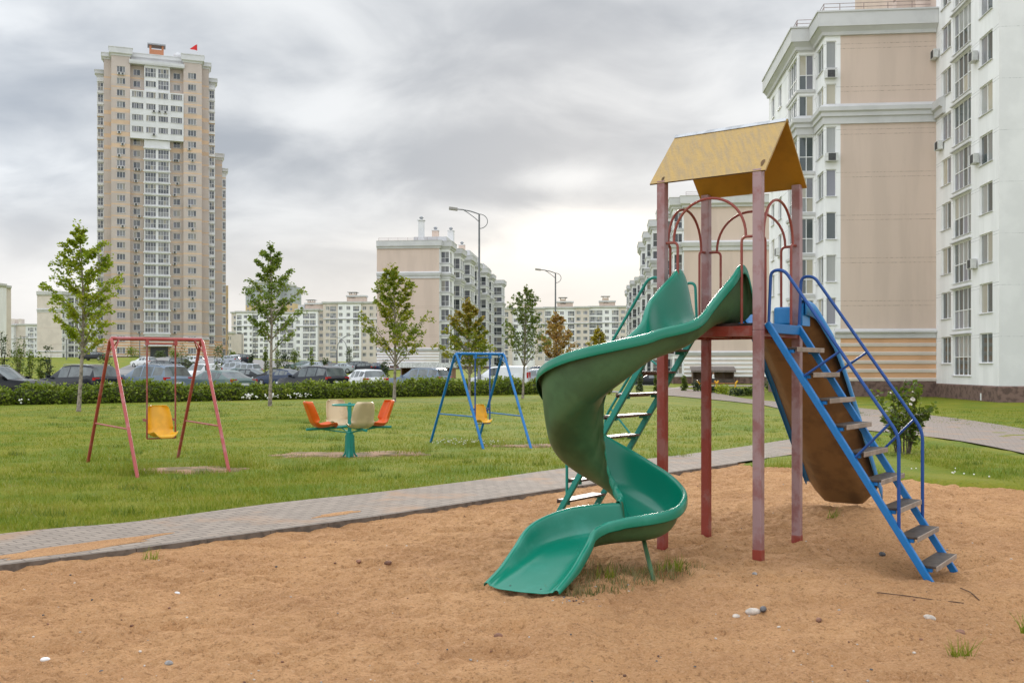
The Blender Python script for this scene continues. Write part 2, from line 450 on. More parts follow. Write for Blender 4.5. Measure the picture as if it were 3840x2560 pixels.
yend = np.array([yb(x) for x in sx])
Yg = -2 + (np.maximum(yend, 0)[:, None] + .35 + 2) * tt[None, :]
Zg = sand_z(Xg, Yg)
SAND_V = np.stack([Xg.ravel(), Yg.ravel(), Zg.ravel()], 1)
tag(link('sand', np_mesh('sand', SAND_V, gridfaces(len(sx), len(tt)), [sand_mat])), 'orange brown sand of the playground with dents and footprints', 'sand', kind='structure')

# paver path with its kerb along the sand
def paver_material(name, ang, c1, c2, mort, sc=1.0):
    m = bpy.data.materials.new(name); m.use_nodes = True
    k = m.node_tree; k.nodes.clear(); q = NG(k)
    t = q.n('ShaderNodeTexCoord').outputs['Object']
    mp = q.n('ShaderNodeMapping'); k.links.new(t, mp.inputs[0]); mp.inputs['Rotation'].default_value = (0, 0, ang)
    br = q.n('ShaderNodeTexBrick'); k.links.new(mp.outputs[0], br.inputs[0])
    br.inputs['Scale'].default_value = sc; br.inputs['Brick Width'].default_value = .21; br.inputs['Row Height'].default_value = .105; br.inputs['Mortar Size'].default_value = .006; br.inputs['Mortar Smooth'].default_value = .3
    br.inputs['Color1'].default_value = (*c1, 1); br.inputs['Color2'].default_value = (*c2, 1); br.inputs['Mortar'].default_value = (*mort, 1)
    f = q.noise(t, 1.1, 6, .65); f3 = q.noise(t, 40, 4, .7)
    c = q.mix(q.math('MULTIPLY', q.ss(f, .5, .72), .75), br.outputs['Color'], (.36, .22, .13))
    c = q.mix(q.math('MULTIPLY', q.ss(f3, .5, .75), .3), c, (.15, .12, .10))
    b = q.n('ShaderNodeBsdfPrincipled'); k.links.new(c, b.inputs['Base Color']); b.inputs['Roughness'].default_value = .9; b.inputs['Specular IOR Level'].default_value = .15
    bn = q.n('ShaderNodeBump'); bn.inputs['Strength'].default_value = .5; bn.inputs['Distance'].default_value = .01
    k.links.new(q.math('ADD', q.math('MULTIPLY', br.outputs['Fac'], -1.0), q.math('MULTIPLY', f3, .4)), bn.inputs['Height']); k.links.new(bn.outputs[0], b.inputs['Normal'])
    o = q.n('ShaderNodeOutputMaterial'); k.links.new(b.outputs[0], o.inputs[0]); return m
paver_mat = paver_material('grey_pavers', -math.atan2(.75, .66), (.30, .25, .205), (.245, .205, .17), (.095, .076, .06))
asphalt_path = mat('worn_tile_walk', (.36, .30, .255), .95, .08, 1.2, .2, 30)
kerb_mat = mat('concrete_kerb', (.15, .12, .095), .9, .15, 8, .3, 50)
def ribbon(name, A, B, m, dzf, kind='structure', label=None, cat='path', cross=6, n=60, flat=None):
    A, B = catmull(A, 8), catmull(B, 8)
    def rs(pl):
        L = [0]
        for i in range(1, len(pl)): L.append(L[-1] + (pl[i] - pl[i - 1]).length)
        tq = np.linspace(0, L[-1], n)
        return [Vector([float(np.interp(t, L, [p[c] for p in pl])) for c in range(3)]) for t in tq]
    A, B = rs(A), rs(B); rows = []
    for a, b in zip(A, B):
        row = []
        for j in range(cross + 1):
            p = a.lerp(b, j / cross)
            row.append((p.x, p.y, flat if flat is not None else base(p.x, p.y) + dzf + .0004 * p.y))
        rows.append(row)
    return tag(MB().grid(rows).build(name, m), label, cat, kind=kind)
g0 = lambda u, v: (lambda Y: Vector(((u - UC) / FPX * Y, Y, 0)))(FPX * 1.6 / (v - HV))
near = [Vector((x, yb(x), 0)) for x in (-9.5, -7, -4.15, -3.33, -1.49, -.386, 1.0, 2.54, 3.7)]
nd = Vector((.66, .75, 0)); near.append(near[-1] + nd * 3.4); near.append(near[-1] + nd * 1.9)
far = [Vector((x, y, 0)) for x, y in zip(PF_X, PF_Y)]
ribbon('path', [p for p in near], far, paver_mat, 0, label='grey brick paver path running along the sand', flat=.062, n=120)
# kerb: concrete edging stones butted end to end between path and sand
kb = MB(); kp = [Vector((x, yb(x), 0)) for x in np.linspace(-9.5, 3.75, 29)]
for a, b in zip(kp[:-1], kp[1:]):
    d = (b - a).normalized(); nn = Vector((d.y, -d.x, 0)) * .028
    kb.bar(a + d * .003 + nn + Vector((0, 0, -.036)), b - d * .003 + nn + Vector((0, 0, -.036)), .06, .2)
tag(kb.build('kerb', kerb_mat), 'low concrete kerb between the paver path and the sand', 'kerb', kind='structure')
PATH_NEAR, PATH_FAR = near, far
# tile walk on the right, winding from the far houses past the rose bush
wu = [(2500, 1452), (2600, 1462), (2700, 1478), (2800, 1496), (2950, 1510), (3100, 1519), (3250, 1534), (3500, 1560), (3700, 1587), (3840, 1610), (4100, 1655)]
wl = [(2420, 1478), (2530, 1486), (2640, 1496), (2760, 1508), (2900, 1526), (3060, 1568), (3200, 1607), (3400, 1630), (3600, 1655), (3840, 1702), (4100, 1765)]
WU, WL = [gp(*p) for p in wu], [gp(*p) for p in wl]
ribbon('walkway', WL, WU, paver_material('tile_walk', .4, (.28, .235, .20), (.25, .205, .175), (.17, .135, .112)), .012, label='wide tiled walk curving across the lawn on the right', n=80)
ribbon('walkway', [gp(2480, 1466), gp(2560, 1456), gp(2640, 1450), gp(2760, 1449), gp(2900, 1451)], [gp(2520, 1456), gp(2580, 1449), gp(2650, 1446), gp(2760, 1445.5), gp(2900, 1447)], asphalt_path, .02, label='narrow walk in front of the shelter at the striped wall', n=30)
# car park asphalt behind the hedge and further up the slope
asphalt = mat('asphalt', (.20, .195, .19), .95, .1, .5, .2, 40)
ribbon('parking_lot', [Vector((-30, 44, 0)), Vector((-13, 54, 0)), Vector((0, 63.5, 0)), Vector((9, 71, 0))], [Vector((-36, 58, 0)), Vector((-18, 67, 0)), Vector((-4, 77, 0)), Vector((5, 84, 0))], asphalt, .02, label='asphalt car park behind the hedge', cat='parking lot', n=30)
ribbon('road', [Vector((-26, 62, 0)), Vector((-34, 90, 0)), Vector((-52, 130, 0)), Vector((-70, 200, 0))], [Vector((-15, 68, 0)), Vector((-22, 92, 0)), Vector((-35, 132, 0)), Vector((-40, 200, 0))], asphalt, .03, label='asphalt drive rising to the tower block', cat='road', n=30)
ribbon('parking_lot', [Vector((-30, 150, 0)), Vector((-16, 168, 0))], [Vector((-34, 200, 0)), Vector((-20, 215, 0))], asphalt, .06, label='asphalt car park before the long white houses', cat='parking lot', n=12)
# bare soil worn under the swings and the roundabout, sand strewn over the path
soil = mat('bare_soil', (.31, .185, .105), .95, .15, 3, .4, 40, col2=(.13, .10, .04))
def patch(c, rx, ry, rot, seed, dzv, m, label, irr=.35, flat=None, name='bare_soil'):
    rs = np.random.RandomState(seed); n = 40; ph = rs.rand(6) * 6.28
    rows = [[], [], [], []]
    for i in range(n):
        a = 2 * math.pi * i / n
        k = 1 + irr * (.5 * math.sin(2 * a + ph[0]) + .35 * math.sin(3 * a + ph[1]) + .3 * math.sin(5 * a + ph[2]) + .25 * math.sin(9 * a + ph[3]))
        for j, q in enumerate((0.02, .5, .85, 1)):
            x, y = rx * k * q * math.cos(a), ry * k * q * math.sin(a)
            X, Y = c[0] + x * math.cos(rot) - y * math.sin(rot), c[1] + x * math.sin(rot) + y * math.cos(rot)
            rows[j].append((X, Y, (flat if flat is not None else base(X, Y) + dzv) - (.045 if j == 3 else 0)))
    return tag(MB().grid(rows, 0, True).build(name, m), label, 'soil', kind='structure')
patch((-5.05, 15.5, 0), .95, .42, .25, 3, .022, soil, 'bare brown soil worn under the red swing')
patch((-2.95, 18.2, 0), 1.35, .75, .1, 11, .02, soil, 'bare brown soil worn around the roundabout', .45)
patch((.3, 20.3, 0), .85, .36, .2, 5, .02, soil, 'bare brown soil worn beside the blue swing')
patch((-3.85, 8.75, 0), 1.0, .2, .83, 8, 0, sand_mat, 'sand strewn over the path beside the kerb', .3, flat=.066, name='strewn_sand')
patch((-1.9, 10.75, 0), .35, .1, .83, 9, 0, sand_mat, 'small spill of sand on the pavers', .3, flat=.066, name='strewn_sand')

# grass blades of the lawn (nobody could count them)
def blade_mesh(name, pts, h, w, mats, seed):
    rs = np.random.RandomState(seed); n = len(pts); pts = np.asarray(pts)
    az = rs.rand(n) * 6.283; lean = rs.rand(n) * .9
    hh = h * (.5 + rs.rand(n)); ww = w * (.7 + .6 * rs.rand(n))
    ax = np.stack([np.cos(az), np.sin(az), 0 * az], 1) * (ww / 2)[:, None]
    la = rs.rand(n) * 6.283
    tip = pts + np.stack([np.cos(la) * lean * hh, np.sin(la) * lean * hh, hh], 1)
    Vb = np.stack([pts - ax, pts + ax, tip], 1).reshape(-1, 3)
    return np_mesh(name, Vb, np.arange(n * 3).reshape(-1, 3), mats, False)
blade_mat = leafmat('grass_blade', [(.085, .145, .008), (.165, .225, .012), (.24, .25, .02), (.34, .28, .06)], .3)
_wu = [(p.x, p.y) for p in WU]; _wl = [(p.x, p.y) for p in WL]
def on_path(x, y):
    fx, fy = [p.x for p in PATH_FAR], [p.y for p in PATH_FAR]
    if x < 6.9 and y < np.interp(x, fx, fy) + .05: return True
    if x > 6.8:
        a = np.interp(x, [p[0] for p in _wu], [p[1] for p in _wu]); b = np.interp(x, [p[0] for p in _wl], [p[1] for p in _wl])
        if min(a, b) < y < max(a, b): return True
    return False
rs = np.random.RandomState(2); pts = []; hs = []; ws = []
def bare(x, y):
    for cx, cy, rx, ry in ((-5.0, 15.45, .62, .27), (-2.95, 18.2, .85, .45), (.35, 20.25, .5, .2)):
        if ((x - cx) / rx) ** 2 + ((y - cy) / ry) ** 2 < 1: return True
    return False
while len(pts) < 110000:
    y = 9.0 / (1 - rs.rand() * .80); x = (rs.rand() * 2 - 1) * (y * .56 + .5)
    if y < yb(x) - .12 or on_path(x, y) or bare(x, y): continue
    if y < yb(x) + .25 and rs.rand() < .5: continue
    pts.append((x, y, base(x, y) - .005)); hs.append(.055 if y < 18 else .045); ws.append(.007 * max(1, y / 11))
tag(link('grass', blade_mesh('grass', pts, np.array(hs), np.array(ws), [blade_mat], 4)), 'short blades of grass over the lawn', 'grass', kind='stuff')
# taller unmown tufts at posts, edges and under the slide
def tufts(spots, seed, name, label, h, m, n=90):
    rs = np.random.RandomState(seed); q = []
    for (x, y, z, r, k) in spots:
        for _ in range(int(n * k)):
            a = rs.rand() * 6.283; d = r * math.sqrt(rs.rand())
            q.append((x + math.cos(a) * d, y + math.sin(a) * d * .7, z))
    return tag(link(name, blade_mesh(name, q, h, .008, [m], seed)), label, 'grass', kind='stuff')
tufts([(-5.62, 14.85, .05, .3, 3), (-6.1, 15.4, .05, .5, 3), (-4.4, 15.9, .05, .5, 3), (-4.9, 16.6, .05, .5, 2), (-7.4, 17.2, .05, .4, 1.5), (-.5, 20.1, .05, .5, 2.5), (-1.0, 20.6, .05, .5, 2.5), (.3, 20.6, .05, .6, 2), (-2.9, 18.6, .05, .6, 1), (-1.9, 18.5, .05, .4, 2), (4.6, 16.3, .02, .5, 2.5), (5.4, 15.4, .02, .4, 2), (2.9, 17.9, .05, .4, 1), (-1.0, 15.2, .05, .3, 1)], 21, 'long_grass', 'longer uncut grass around the swing legs and lawn edges', .16, blade_mat)
dry_mat = leafmat('dry_weed', [(.06, .09, .015), (.16, .15, .05), (.26, .20, .10), (.13, .07, .03)], .25)
rs = np.random.RandomState(41); clumps = []
while len(clumps) < 130:
    y = 10 + 32 * rs.rand() ** 1.5; x = (rs.rand() * 2 - 1) * y * .52
    if y < yb(x) + .2 or on_path(x, y): continue
    clumps.append((x, y, base(x, y), .12 + .25 * rs.rand(), .35 + .8 * rs.rand()))
tufts(clumps, 24, 'grass_clumps', 'darker clumps of longer grass scattered over the lawn', .10, leafmat('clump_blade', [(.05, .095, .01), (.09, .15, .015), (.16, .20, .03)], .25), 70)
tufts([(.62, 7.35, 0, .3, 3), (.85, 7.75, 0, .4, 3.5), (1.15, 7.9, 0, .3, 2), (.45, 7.2, 0, .2, 2), (1.35, 8.1, 0, .25, 1), (.6, 8.1, 0, .35, 2)], 22, 'dry_weeds', 'half dry weeds in the sand under the spiral slide', .065, dry_mat, 70)
tufts([(1.32, 8.05, 0, .12, 1.2), (.72, 7.72, 0, .1, .5), (2.55, 5.6, 0, .07, 1.0), (3.45, 10.6, .04, .08, .5), (-3.1, 8.45, .0, .1, .6), (3.2, 6.15, 0, .03, .3)], 23, 'weed_tufts', 'small green weed tufts growing in the sand', .10, blade_mat, 60)
# clover flowers
cf = MB(); rs = np.random.RandomState(31)
for (cx, cy, r, n) in ((-.9, 20.5, .8, 70), (6.3, 14.4, .9, 16), (-14, 47, 2.5, 20)):
    for _ in range(n):
        a = rs.rand() * 6.283; d = r * math.sqrt(rs.rand()); x, y = cx + d * math.cos(a), cy + d * math.sin(a) * .7
        if y < yb(x) + .2: continue
        z = base(x, y) + .05 + rs.rand() * .06; s_ = .010 + .006 * rs.rand()
        cf.lathe((x, y, z), [(0, -s_), (s_, 0), (0, s_)], 5)
tag(cf.build('clover_flowers', mat('white_petal', (.75, .73, .68), .8, .05)), 'tiny white clover heads scattered in the grass', 'flowers', kind='stuff')
# ------------------------------------------------------------------ playground equipment
def paint(name, col, worn, var=.1, lo=.60, hi=.74, rough=.42, scale=5):
    return mat(name, col, rough, var, scale, .12, 90, col2=worn, mixlo=lo, mixhi=hi)
red_paint = paint('red_paint', (.27, .045, .03), (.29, .11, .095), lo=.44, hi=.62)
red_faded = paint('faded_red_paint', (.27, .125, .12), (.34, .225, .23), lo=.38, hi=.56)
red_pink = paint('pinkish_red_tube', (.36, .06, .052), (.40, .125, .125), lo=.5, hi=.68)
red_tube = paint('rust_red_tube', (.26, .055, .04), (.30, .12, .09), lo=.5)
blue_paint = paint('blue_paint', (.004, .145, .40), (.012, .085, .22))
blue_rail = paint('deep_blue_rail', (.010, .065, .26), (.02, .05, .16))
teal_paint = paint('teal_paint', (.01, .235, .185), (.02, .12, .10))
green_plastic = mat('green_fibreglass', (.003, .19, .118), .24, .06, 3, 0, col2=(.025, .255, .18), mixlo=.5, mixhi=.85, spec=.5)
green_back = mat('unfinished_green_back', (.055, .125, .05), .45, .12, 3, .05, 30, col2=(.04, .092, .036))
blue_plastic = mat('blue_fibreglass', (.018, .20, .50), .3, .05, 4, col2=(.06, .28, .56), mixlo=.5, mixhi=.8)
brown_back = mat('unfinished_brown_back', (.20, .115, .045), .6, .15, 2.5, .1, 40, col2=(.12, .07, .03))
yellow_plastic = mat('yellow_plastic', (.72, .37, .012), .35, .05, 5)
orange_plastic = mat('orange_plastic', (.66, .105, .008), .35, .05, 5)
beige_plastic = mat('beige_plastic', (.56, .44, .27), .4, .06, 5)
worn_step = mat('worn_plywood_step', (.075, .055, .042), .5, .15, 14, .1, 60, col2=(.04, .03, .024), spec=.25)
steel_step = mat('polished_worn_step', (.17, .13, .11), .5, .15, 10, col2=(.08, .05, .042), spec=.25)
deck_mat = mat('dark_deck_boards', (.09, .055, .045), .8, .2, 8)
roof_yellow = mat('weathered_yellow_plywood', (.46, .305, .105), .75, .1, 2.2, .5, 30, col2=(.35, .255, .135), mixlo=.30, mixhi=.75, detail=9)
roof_under = mat('yellow_painted_underside', (.40, .205, .012), .6, .06, 3)
zinc = mat('zinc_ridge', (.42, .43, .44), .35, .1, 8, metal=.5)
# streaks running down the roof boards
k = roof_yellow.node_tree; q = NG(k)
for nd in [x for x in k.nodes if x.type == 'TEX_NOISE'][:1]:
    mp = q.n('ShaderNodeMapping'); k.links.new(k.nodes['Texture Coordinate'].outputs['Object'], mp.inputs[0])
    mp.inputs['Rotation'].default_value = (0, 0, math.atan2(.593, .805)); mp.inputs['Scale'].default_value = (16, 2.2, 2.2); k.links.new(mp.outputs[0], nd.inputs['Vector'])

E1, E2 = Vector((.805, -.593, 0)), Vector((.593, .805, 0))
CT = Vector((2.042, 9.22, 0)); HS = .465; ZP = 2.03; PW = .08
Zv = Vector((0, 0, 1))
def T(a, b, z): return CT + E1 * a + E2 * b + Zv * z
ROT = Matrix((E1, E2, Zv)).transposed()
tower = thing('play_tower', 'playground tower with yellow gable roof, green spiral slide and blue ladder', 'playground slide', T(0, 0, 0))
# posts
for i, (sa, sb, up_m, lo_m) in enumerate(((-1, -1, red_faded, red_paint), (-1, 1, red_faded, red_paint), (1, -1, red_faded, red_faded), (1, 1, red_faded, red_faded))):
    c = T(sa * HS, sb * HS, 0); zt = 3.375
    m = MB()
    m.box(c + Zv * (ZP - .05 - .1) / 2, (PW, PW, ZP - .05 + .1), 1, ROT)
    m.box(c + Zv * (ZP - .05 + zt) / 2, (PW, PW, zt - ZP + .05), 0, ROT)
    if lo_m is red_faded: m.box(c + Zv * .01, (PW + .004, PW + .004, .14), 2, ROT)
    o = m.build('post', [up_m, lo_m, red_paint], tower)
    b = o.modifiers.new('soft_edges', 'BEVEL'); b.width = .006; b.segments = 2
# deck and its frame
m = MB()
for sb in (-1, 1): m.box(T(0, sb * HS, ZP - .055), (2 * HS - PW - .004, .05, .09), 0, ROT)
for sa in (-1, 1): m.box(T(sa * HS, 0, ZP - .055), (.05, 2 * HS - PW - .004, .09), 0, ROT)
for q_ in (-.2, .2): m.box(T(q_, 0, ZP - .06), (.04, 2 * HS - .056, .06), 0, ROT)
m.build('deck_frame', red_paint, tower)
m = MB()
for i in range(7): m.box(T(-.396 + i * .132, 0, ZP + .006), (.126, 2 * HS - .09, .022), 0, ROT)
m.build('deck', deck_mat, tower)
# gable roof
EH, RH, HL, OV = 3.345, 3.885, .545, .50
roof_root = None
for sb in (-1, 1):
    th = .014; rows = []
    sl = Vector((0, 0, RH - EH)) - E2 * sb * OV; nrm = (E2 * sb * (RH - EH) + Zv * OV).normalized()
    a0, b0 = T(-HL - (.03 if sb < 0 else 0), sb * OV, EH), T(HL, sb * OV, EH)
    a1, b1 = T(-HL - .015, 0, RH), T(HL, 0, RH)
    m = MB(); nx, ny = 14, 10
    rs = np.random.RandomState(4 + sb)
    top = [[a0.lerp(b0, i / nx).lerp(a1.lerp(b1, i / nx), j / ny) + nrm * (th + (.003 * rs.rand() if 0 < j < ny else 0)) for i in range(nx + 1)] for j in range(ny + 1)]
    m.grid(top, 0)
    und = [a0, b0, b1, a1]
    m.add([p for p in und], [(0, 1, 2, 3)], 1)
    e = [p + nrm * th for p in und]
    for i in range(4): m.quad(und[i], und[(i + 1) % 4], e[(i + 1) % 4], e[i], 0 if i != 0 else 2)
    if sb < 0:
        for (qa, qv, rr) in ((-HL + .09, .07, .02), (HL - .05, .14, .03), (-.02, .97, .018)):     # knots and flaked spots
            c = T(qa, -OV, EH).lerp(T(qa, 0, RH), qv) + nrm * (th + .005)
            x = E1; y = sl.normalized(); n_ = 9
            m.add([c + x * rr * .6 * math.cos(6.283 * i / n_ + .3) * (1 + .4 * math.sin(i * 2.3)) + y * rr * 1.6 * math.sin(6.283 * i / n_ + .3) for i in range(n_)], [tuple(range(n_))], 2)
    m.build('roof_panel', [roof_yellow, roof_under, mat('dark_stain', (.12, .07, .03), .9)], tower)
m = MB()
for sb in (-1, 1):
    sl = (T(0, sb * OV, EH) - T(0, 0, RH)).normalized(); nrm = (E2 * sb * (RH - EH) + Zv * OV).normalized()
    a, b = T(-HL - .015, 0, RH) + nrm * .02, T(HL + .003, 0, RH) + nrm * .02
    m.add([a, b, b + sl * .045, a + sl * .045, a + nrm * .003, b + nrm * .003, b + sl * .045 + nrm * .003, a + sl * .045 + nrm * .003], [(0, 1, 2, 3), (4, 5, 6, 7), (0, 1, 5, 4), (3, 2, 6, 7), (0, 3, 7, 4), (1, 2, 6, 5)])
m.build('ridge_strip', zinc, tower)
# arched tubes on the four sides
def arch(pa, pb):
    """pa, pb: post centres; returns bracket, arch and uprights as one bent tube frame"""
    m = MB(); d = (pb - pa).normalized(); L = (pb - pa).length; r = .0125
    zb, zt = 2.80, 3.17; g_ = PW / 2
    for s, p, dd in ((0, pa, d), (1, pb, -d)):
        m.tube(round_path([p + dd * g_ + Zv * zb, p + dd * (g_ + .115) + Zv * zb, p + dd * (g_ + .115) + Zv * (ZP + .01)], .05), r, 8)
    a, b = pa + d * (g_ + .075), pb - d * (g_ + .075); w = (b - a).length / 2; c = (a + b) / 2
    m.tube([c + d * (-math.cos(t) * w) + Zv * (zb + (zt - zb) * math.sin(t) ** .92) for t in np.linspace(0, math.pi, 22)], r, 8)
    return m
corners = [T(-HS, -HS, 0), T(HS, -HS, 0), T(HS, HS, 0), T(-HS, HS, 0)]
for i in range(4): arch(corners[i], corners[(i + 1) % 4]).build('arch', red_tube, tower)

# spiral slide --------------------------------------------------------------
HD = -E2                                                     # heading of the chute where it leaves the deck
hang = math.atan2(HD.y, HD.x)
AX, RS_ = Vector((.82, 8.36, 0)), .35
st = []                                                      # x, y, floor z, outer half width, outer wall, inner wall, inner half width
ent = T(-.02, -HS, 0)
for d_, z, zo, zi, hwo in ((-.285, ZP + .03, 2.13, 2.13, .275), (-.26, ZP + .03, 2.30, 2.26, .275), (-.20, ZP + .03, 2.44, 2.42, .275), (-.12, ZP + .03, 2.54, 2.53, .275), (-.03, ZP + .02, 2.555, 2.555, .272), (.09, ZP + .0, 2.455, 2.48, .258), (.26, 1.96, 2.325, 2.385, .225), (.44, 1.875, 2.185, 2.27, .195), (.72, 1.79, 2.035, 2.07, .19)):
    p = ent + HD * d_; st.append((p.x, p.y, z, hwo, zo - z, zi - z, .275 if d_ < .5 else .25))
for th, z, rim, hi, hwo, hwi in ((14, 1.685, 1.955, .17, .20, .24), (44, 1.535, 1.885, .16, .205, .24), (78, 1.365, 1.81, .18, .205, .24), (112, 1.185, 1.715, .20, .205, .245), (145, 1.0, 1.59, .21, .21, .25), (180, .82, 1.40, .22, .22, .255),
                       (215, .665, 1.18, .22, .24, .258), (250, .53, .955, .23, .25, .25), (285, .42, .765, .24, .25, .236), (320, .335, .635, .245, .25, .222), (350, .288, .555, .255, .25, .22), (378, .262, .50, .26, .25, .225)):
    a = hang - rad(th) + math.pi / 2
    st.append((AX.x + RS_ * math.cos(a), AX.y + RS_ * math.sin(a), z, hwo, rim - z, hi, hwi))
for x, y, z, hw, ho, hi in ((.79, 8.035, .245, .24, .215, .262), (.585, 7.965, .225, .245, .205, .255), (.405, 7.83, .19, .25, .18, .215), (.285, 7.62, .132, .25, .12, .13), (.18, 7.40, .08, .25, .068, .068), (.06, 7.16, .03, .25, .035, .035)):
    st.append((x, y, z, hw, ho, hi, hw))
def spline_n(arr, per):
    q = [tuple(2 * a - b for a, b in zip(arr[0], arr[1]))] + arr + [tuple(2 * a - b for a, b in zip(arr[-1], arr[-2]))]; out = []
    for i in range(1, len(q) - 2):
        for k_ in range(per):
            t = k_ / per
            out.append(tuple(.5 * (2 * b + (c - a) * t + (2 * a - 5 * b + 4 * c - d) * t * t + (3 * b - a - 3 * c + d) * t ** 3) for a, b, c, d in zip(q[i - 1], q[i], q[i + 1], q[i + 2])))
    out.append(arr[-1]); return out
sp = spline_n(st, 7)
rows = []; rows_l = []
for i, s in enumerate(sp):
    a, b = sp[max(i - 1, 0)], sp[min(i + 1, len(sp) - 1)]
    tg = Vector((b[0] - a[0], b[1] - a[1], 0)).normalized(); sd_ = Vector((-tg.y, tg.x, 0))          # left = outer side of the turn
    c = Vector(s[:3]); hw, ho, hi, hi_w = s[3], s[4], s[5], s[6]
    def pt(l, z): return c + sd_ * l + Zv * z
    sk = lambda h: min(.085, h * .9)
    row = [pt(-hi_w - .058, hi - sk(hi)), pt(-hi_w - .056, hi - .012), pt(-hi_w - .048, hi + .002), pt(-hi_w - .03, hi + .006), pt(-hi_w - .012, hi), pt(-hi_w - .002, hi - .02)]
    row += [pt(-hi_w + .012, hi * .62), pt(-hi_w + .03, hi * .34), pt(-hi_w + .055, min(.07, hi * .18)), pt(-hi_w + .095, min(.022, hi * .06)), pt(-hi_w + .15, .004), pt(-.06, 0), pt(.06, 0)]
    row += [pt(hw - .15, .004), pt(hw - .095, min(.022, ho * .06)), pt(hw - .055, min(.07, ho * .18)), pt(hw - .03, ho * .34), pt(hw - .008, ho * .62)]
    row += [pt(hw + .004, ho - .02), pt(hw + .014, ho), pt(hw + .032, ho + .006), pt(hw + .05, ho + .002), pt(hw + .058, ho - .012), pt(hw + .060, ho - sk(ho))]
    rows.append(row[::-1])
chute = MB().grid(rows).build('spiral_slide', [green_plastic, green_back], tower, sharp=0)
sol = chute.modifiers.new('wall_thickness', 'SOLIDIFY'); sol.thickness = .009; sol.offset = -1.0; sol.material_offset = 1; sol.material_offset_rim = 0
sub = chute.modifiers.new('smooth', 'SUBSURF'); sub.levels = 1; sub.render_levels = 1
SLIDE_ROWS = rows
m = MB(); m.tube([(1.115, 7.70, -.05), (1.07, 8.06, .272)], .019, 8)
m.box((1.07, 8.06, .262), (.08, .06, .012)); m.build('support_leg', green_back, chute)
m = MB()
e0, e1_ = rows[-1][11], rows[-1][12]
mid_ = (rows[-3][11] + rows[-3][12]) / 2; sd_ = (rows[-3][12] - rows[-3][11]).normalized()
for l in (-.13, .12): m.lathe(mid_ + sd_ * l + Zv * .001, [(.009, 0), (.009, .003), (.0, .0045)], 8)
m.build('bolt', mat('dark_bolt', (.05, .05, .05), .4, metal=.6), chute)

# straight blue slide on the far side ----------------------------------------
s0 = T(.20, HS + .06, 0); prof = [(-.06, ZP + .03), (.16, ZP + .02), (.26, ZP - .03), (.40, ZP - .16), (1.0, 1.30), (1.7, .56), (2.06, .17), (2.13, .115)]
prof = spline_n(prof, 4)
rows = []; fl = {-1: [], 1: []}
for i, (d_, z) in enumerate(prof):
    c = s0 + E2 * d_ + Zv * z; h = .17 + .05 * (1 - S(d_ / .5))
    def pt(l, zz): return c + E1 * l + Zv * zz
    kf = S((d_ - .1) / .5) * .085; h += .04 * (kf / .085)
    rows.append([pt(-.30 - kf, h), pt(-.275 - kf * .6, h * .6), pt(-.25, .045), pt(-.215, .012), pt(-.15, 0), pt(.15, 0), pt(.215, .012), pt(.25, .045), pt(.275 + kf * .6, h * .6), pt(.30 + kf, h)])
    for sg in (-1, 1):
        fl[sg].append([pt(sg * (.302 + kf), h), pt(sg * (.310 + kf), h + .012), pt(sg * (.338 + kf), h + .010), pt(sg * (.345 + kf), h - .01), pt(sg * (.346 + kf), h - (.13 if sg > 0 else .03))])
ss_ = MB().grid(rows).build('straight_slide', [blue_plastic, brown_back], tower, sharp=0)
sol = ss_.modifiers.new('wall_thickness', 'SOLIDIFY'); sol.thickness = .008; sol.offset = 1.0; sol.material_offset = 1; sol.material_offset_rim = 0
for sg in (-1, 1):
    o = MB().grid(fl[sg]).build('side_flange', blue_plastic, ss_, sharp=0)
    sol = o.modifiers.new('wall_thickness', 'SOLIDIFY'); sol.thickness = .006; sol.offset = 0
# raised blue end cheeks at its head
for a_ in (-.10, .49):
    m = MB(); pr = []
    for t in np.linspace(0, math.pi, 9): pr.append((-.10 * math.cos(t) - .02, .10 + .13 * math.sin(t) ** .6))
    A_ = [T(a_ - .02, HS + u_ + .10, ZP + .02 + w_) for u_, w_ in [(-.12, 0)] + pr + [(.08, 0)]]
    B_ = [p + E1 * .055 for p in A_]; n_ = len(A_)
    m.add(A_ + B_, [tuple(range(n_)), tuple(range(2 * n_ - 1, n_ - 1, -1))] + [(i, (i + 1) % n_, n_ + (i + 1) % n_, n_ + i) for i in range(n_)])
    m.build('entry_cheek', blue_plastic, ss_)
m = MB(); m.box(T(.36, HS - .10, ZP + .11), (.16, .04, .17), 0, ROT); 
o = m.build('entry_panel', blue_plastic, ss_); b = o.modifiers.new('soft', 'BEVEL'); b.width = .03; b.segments = 3

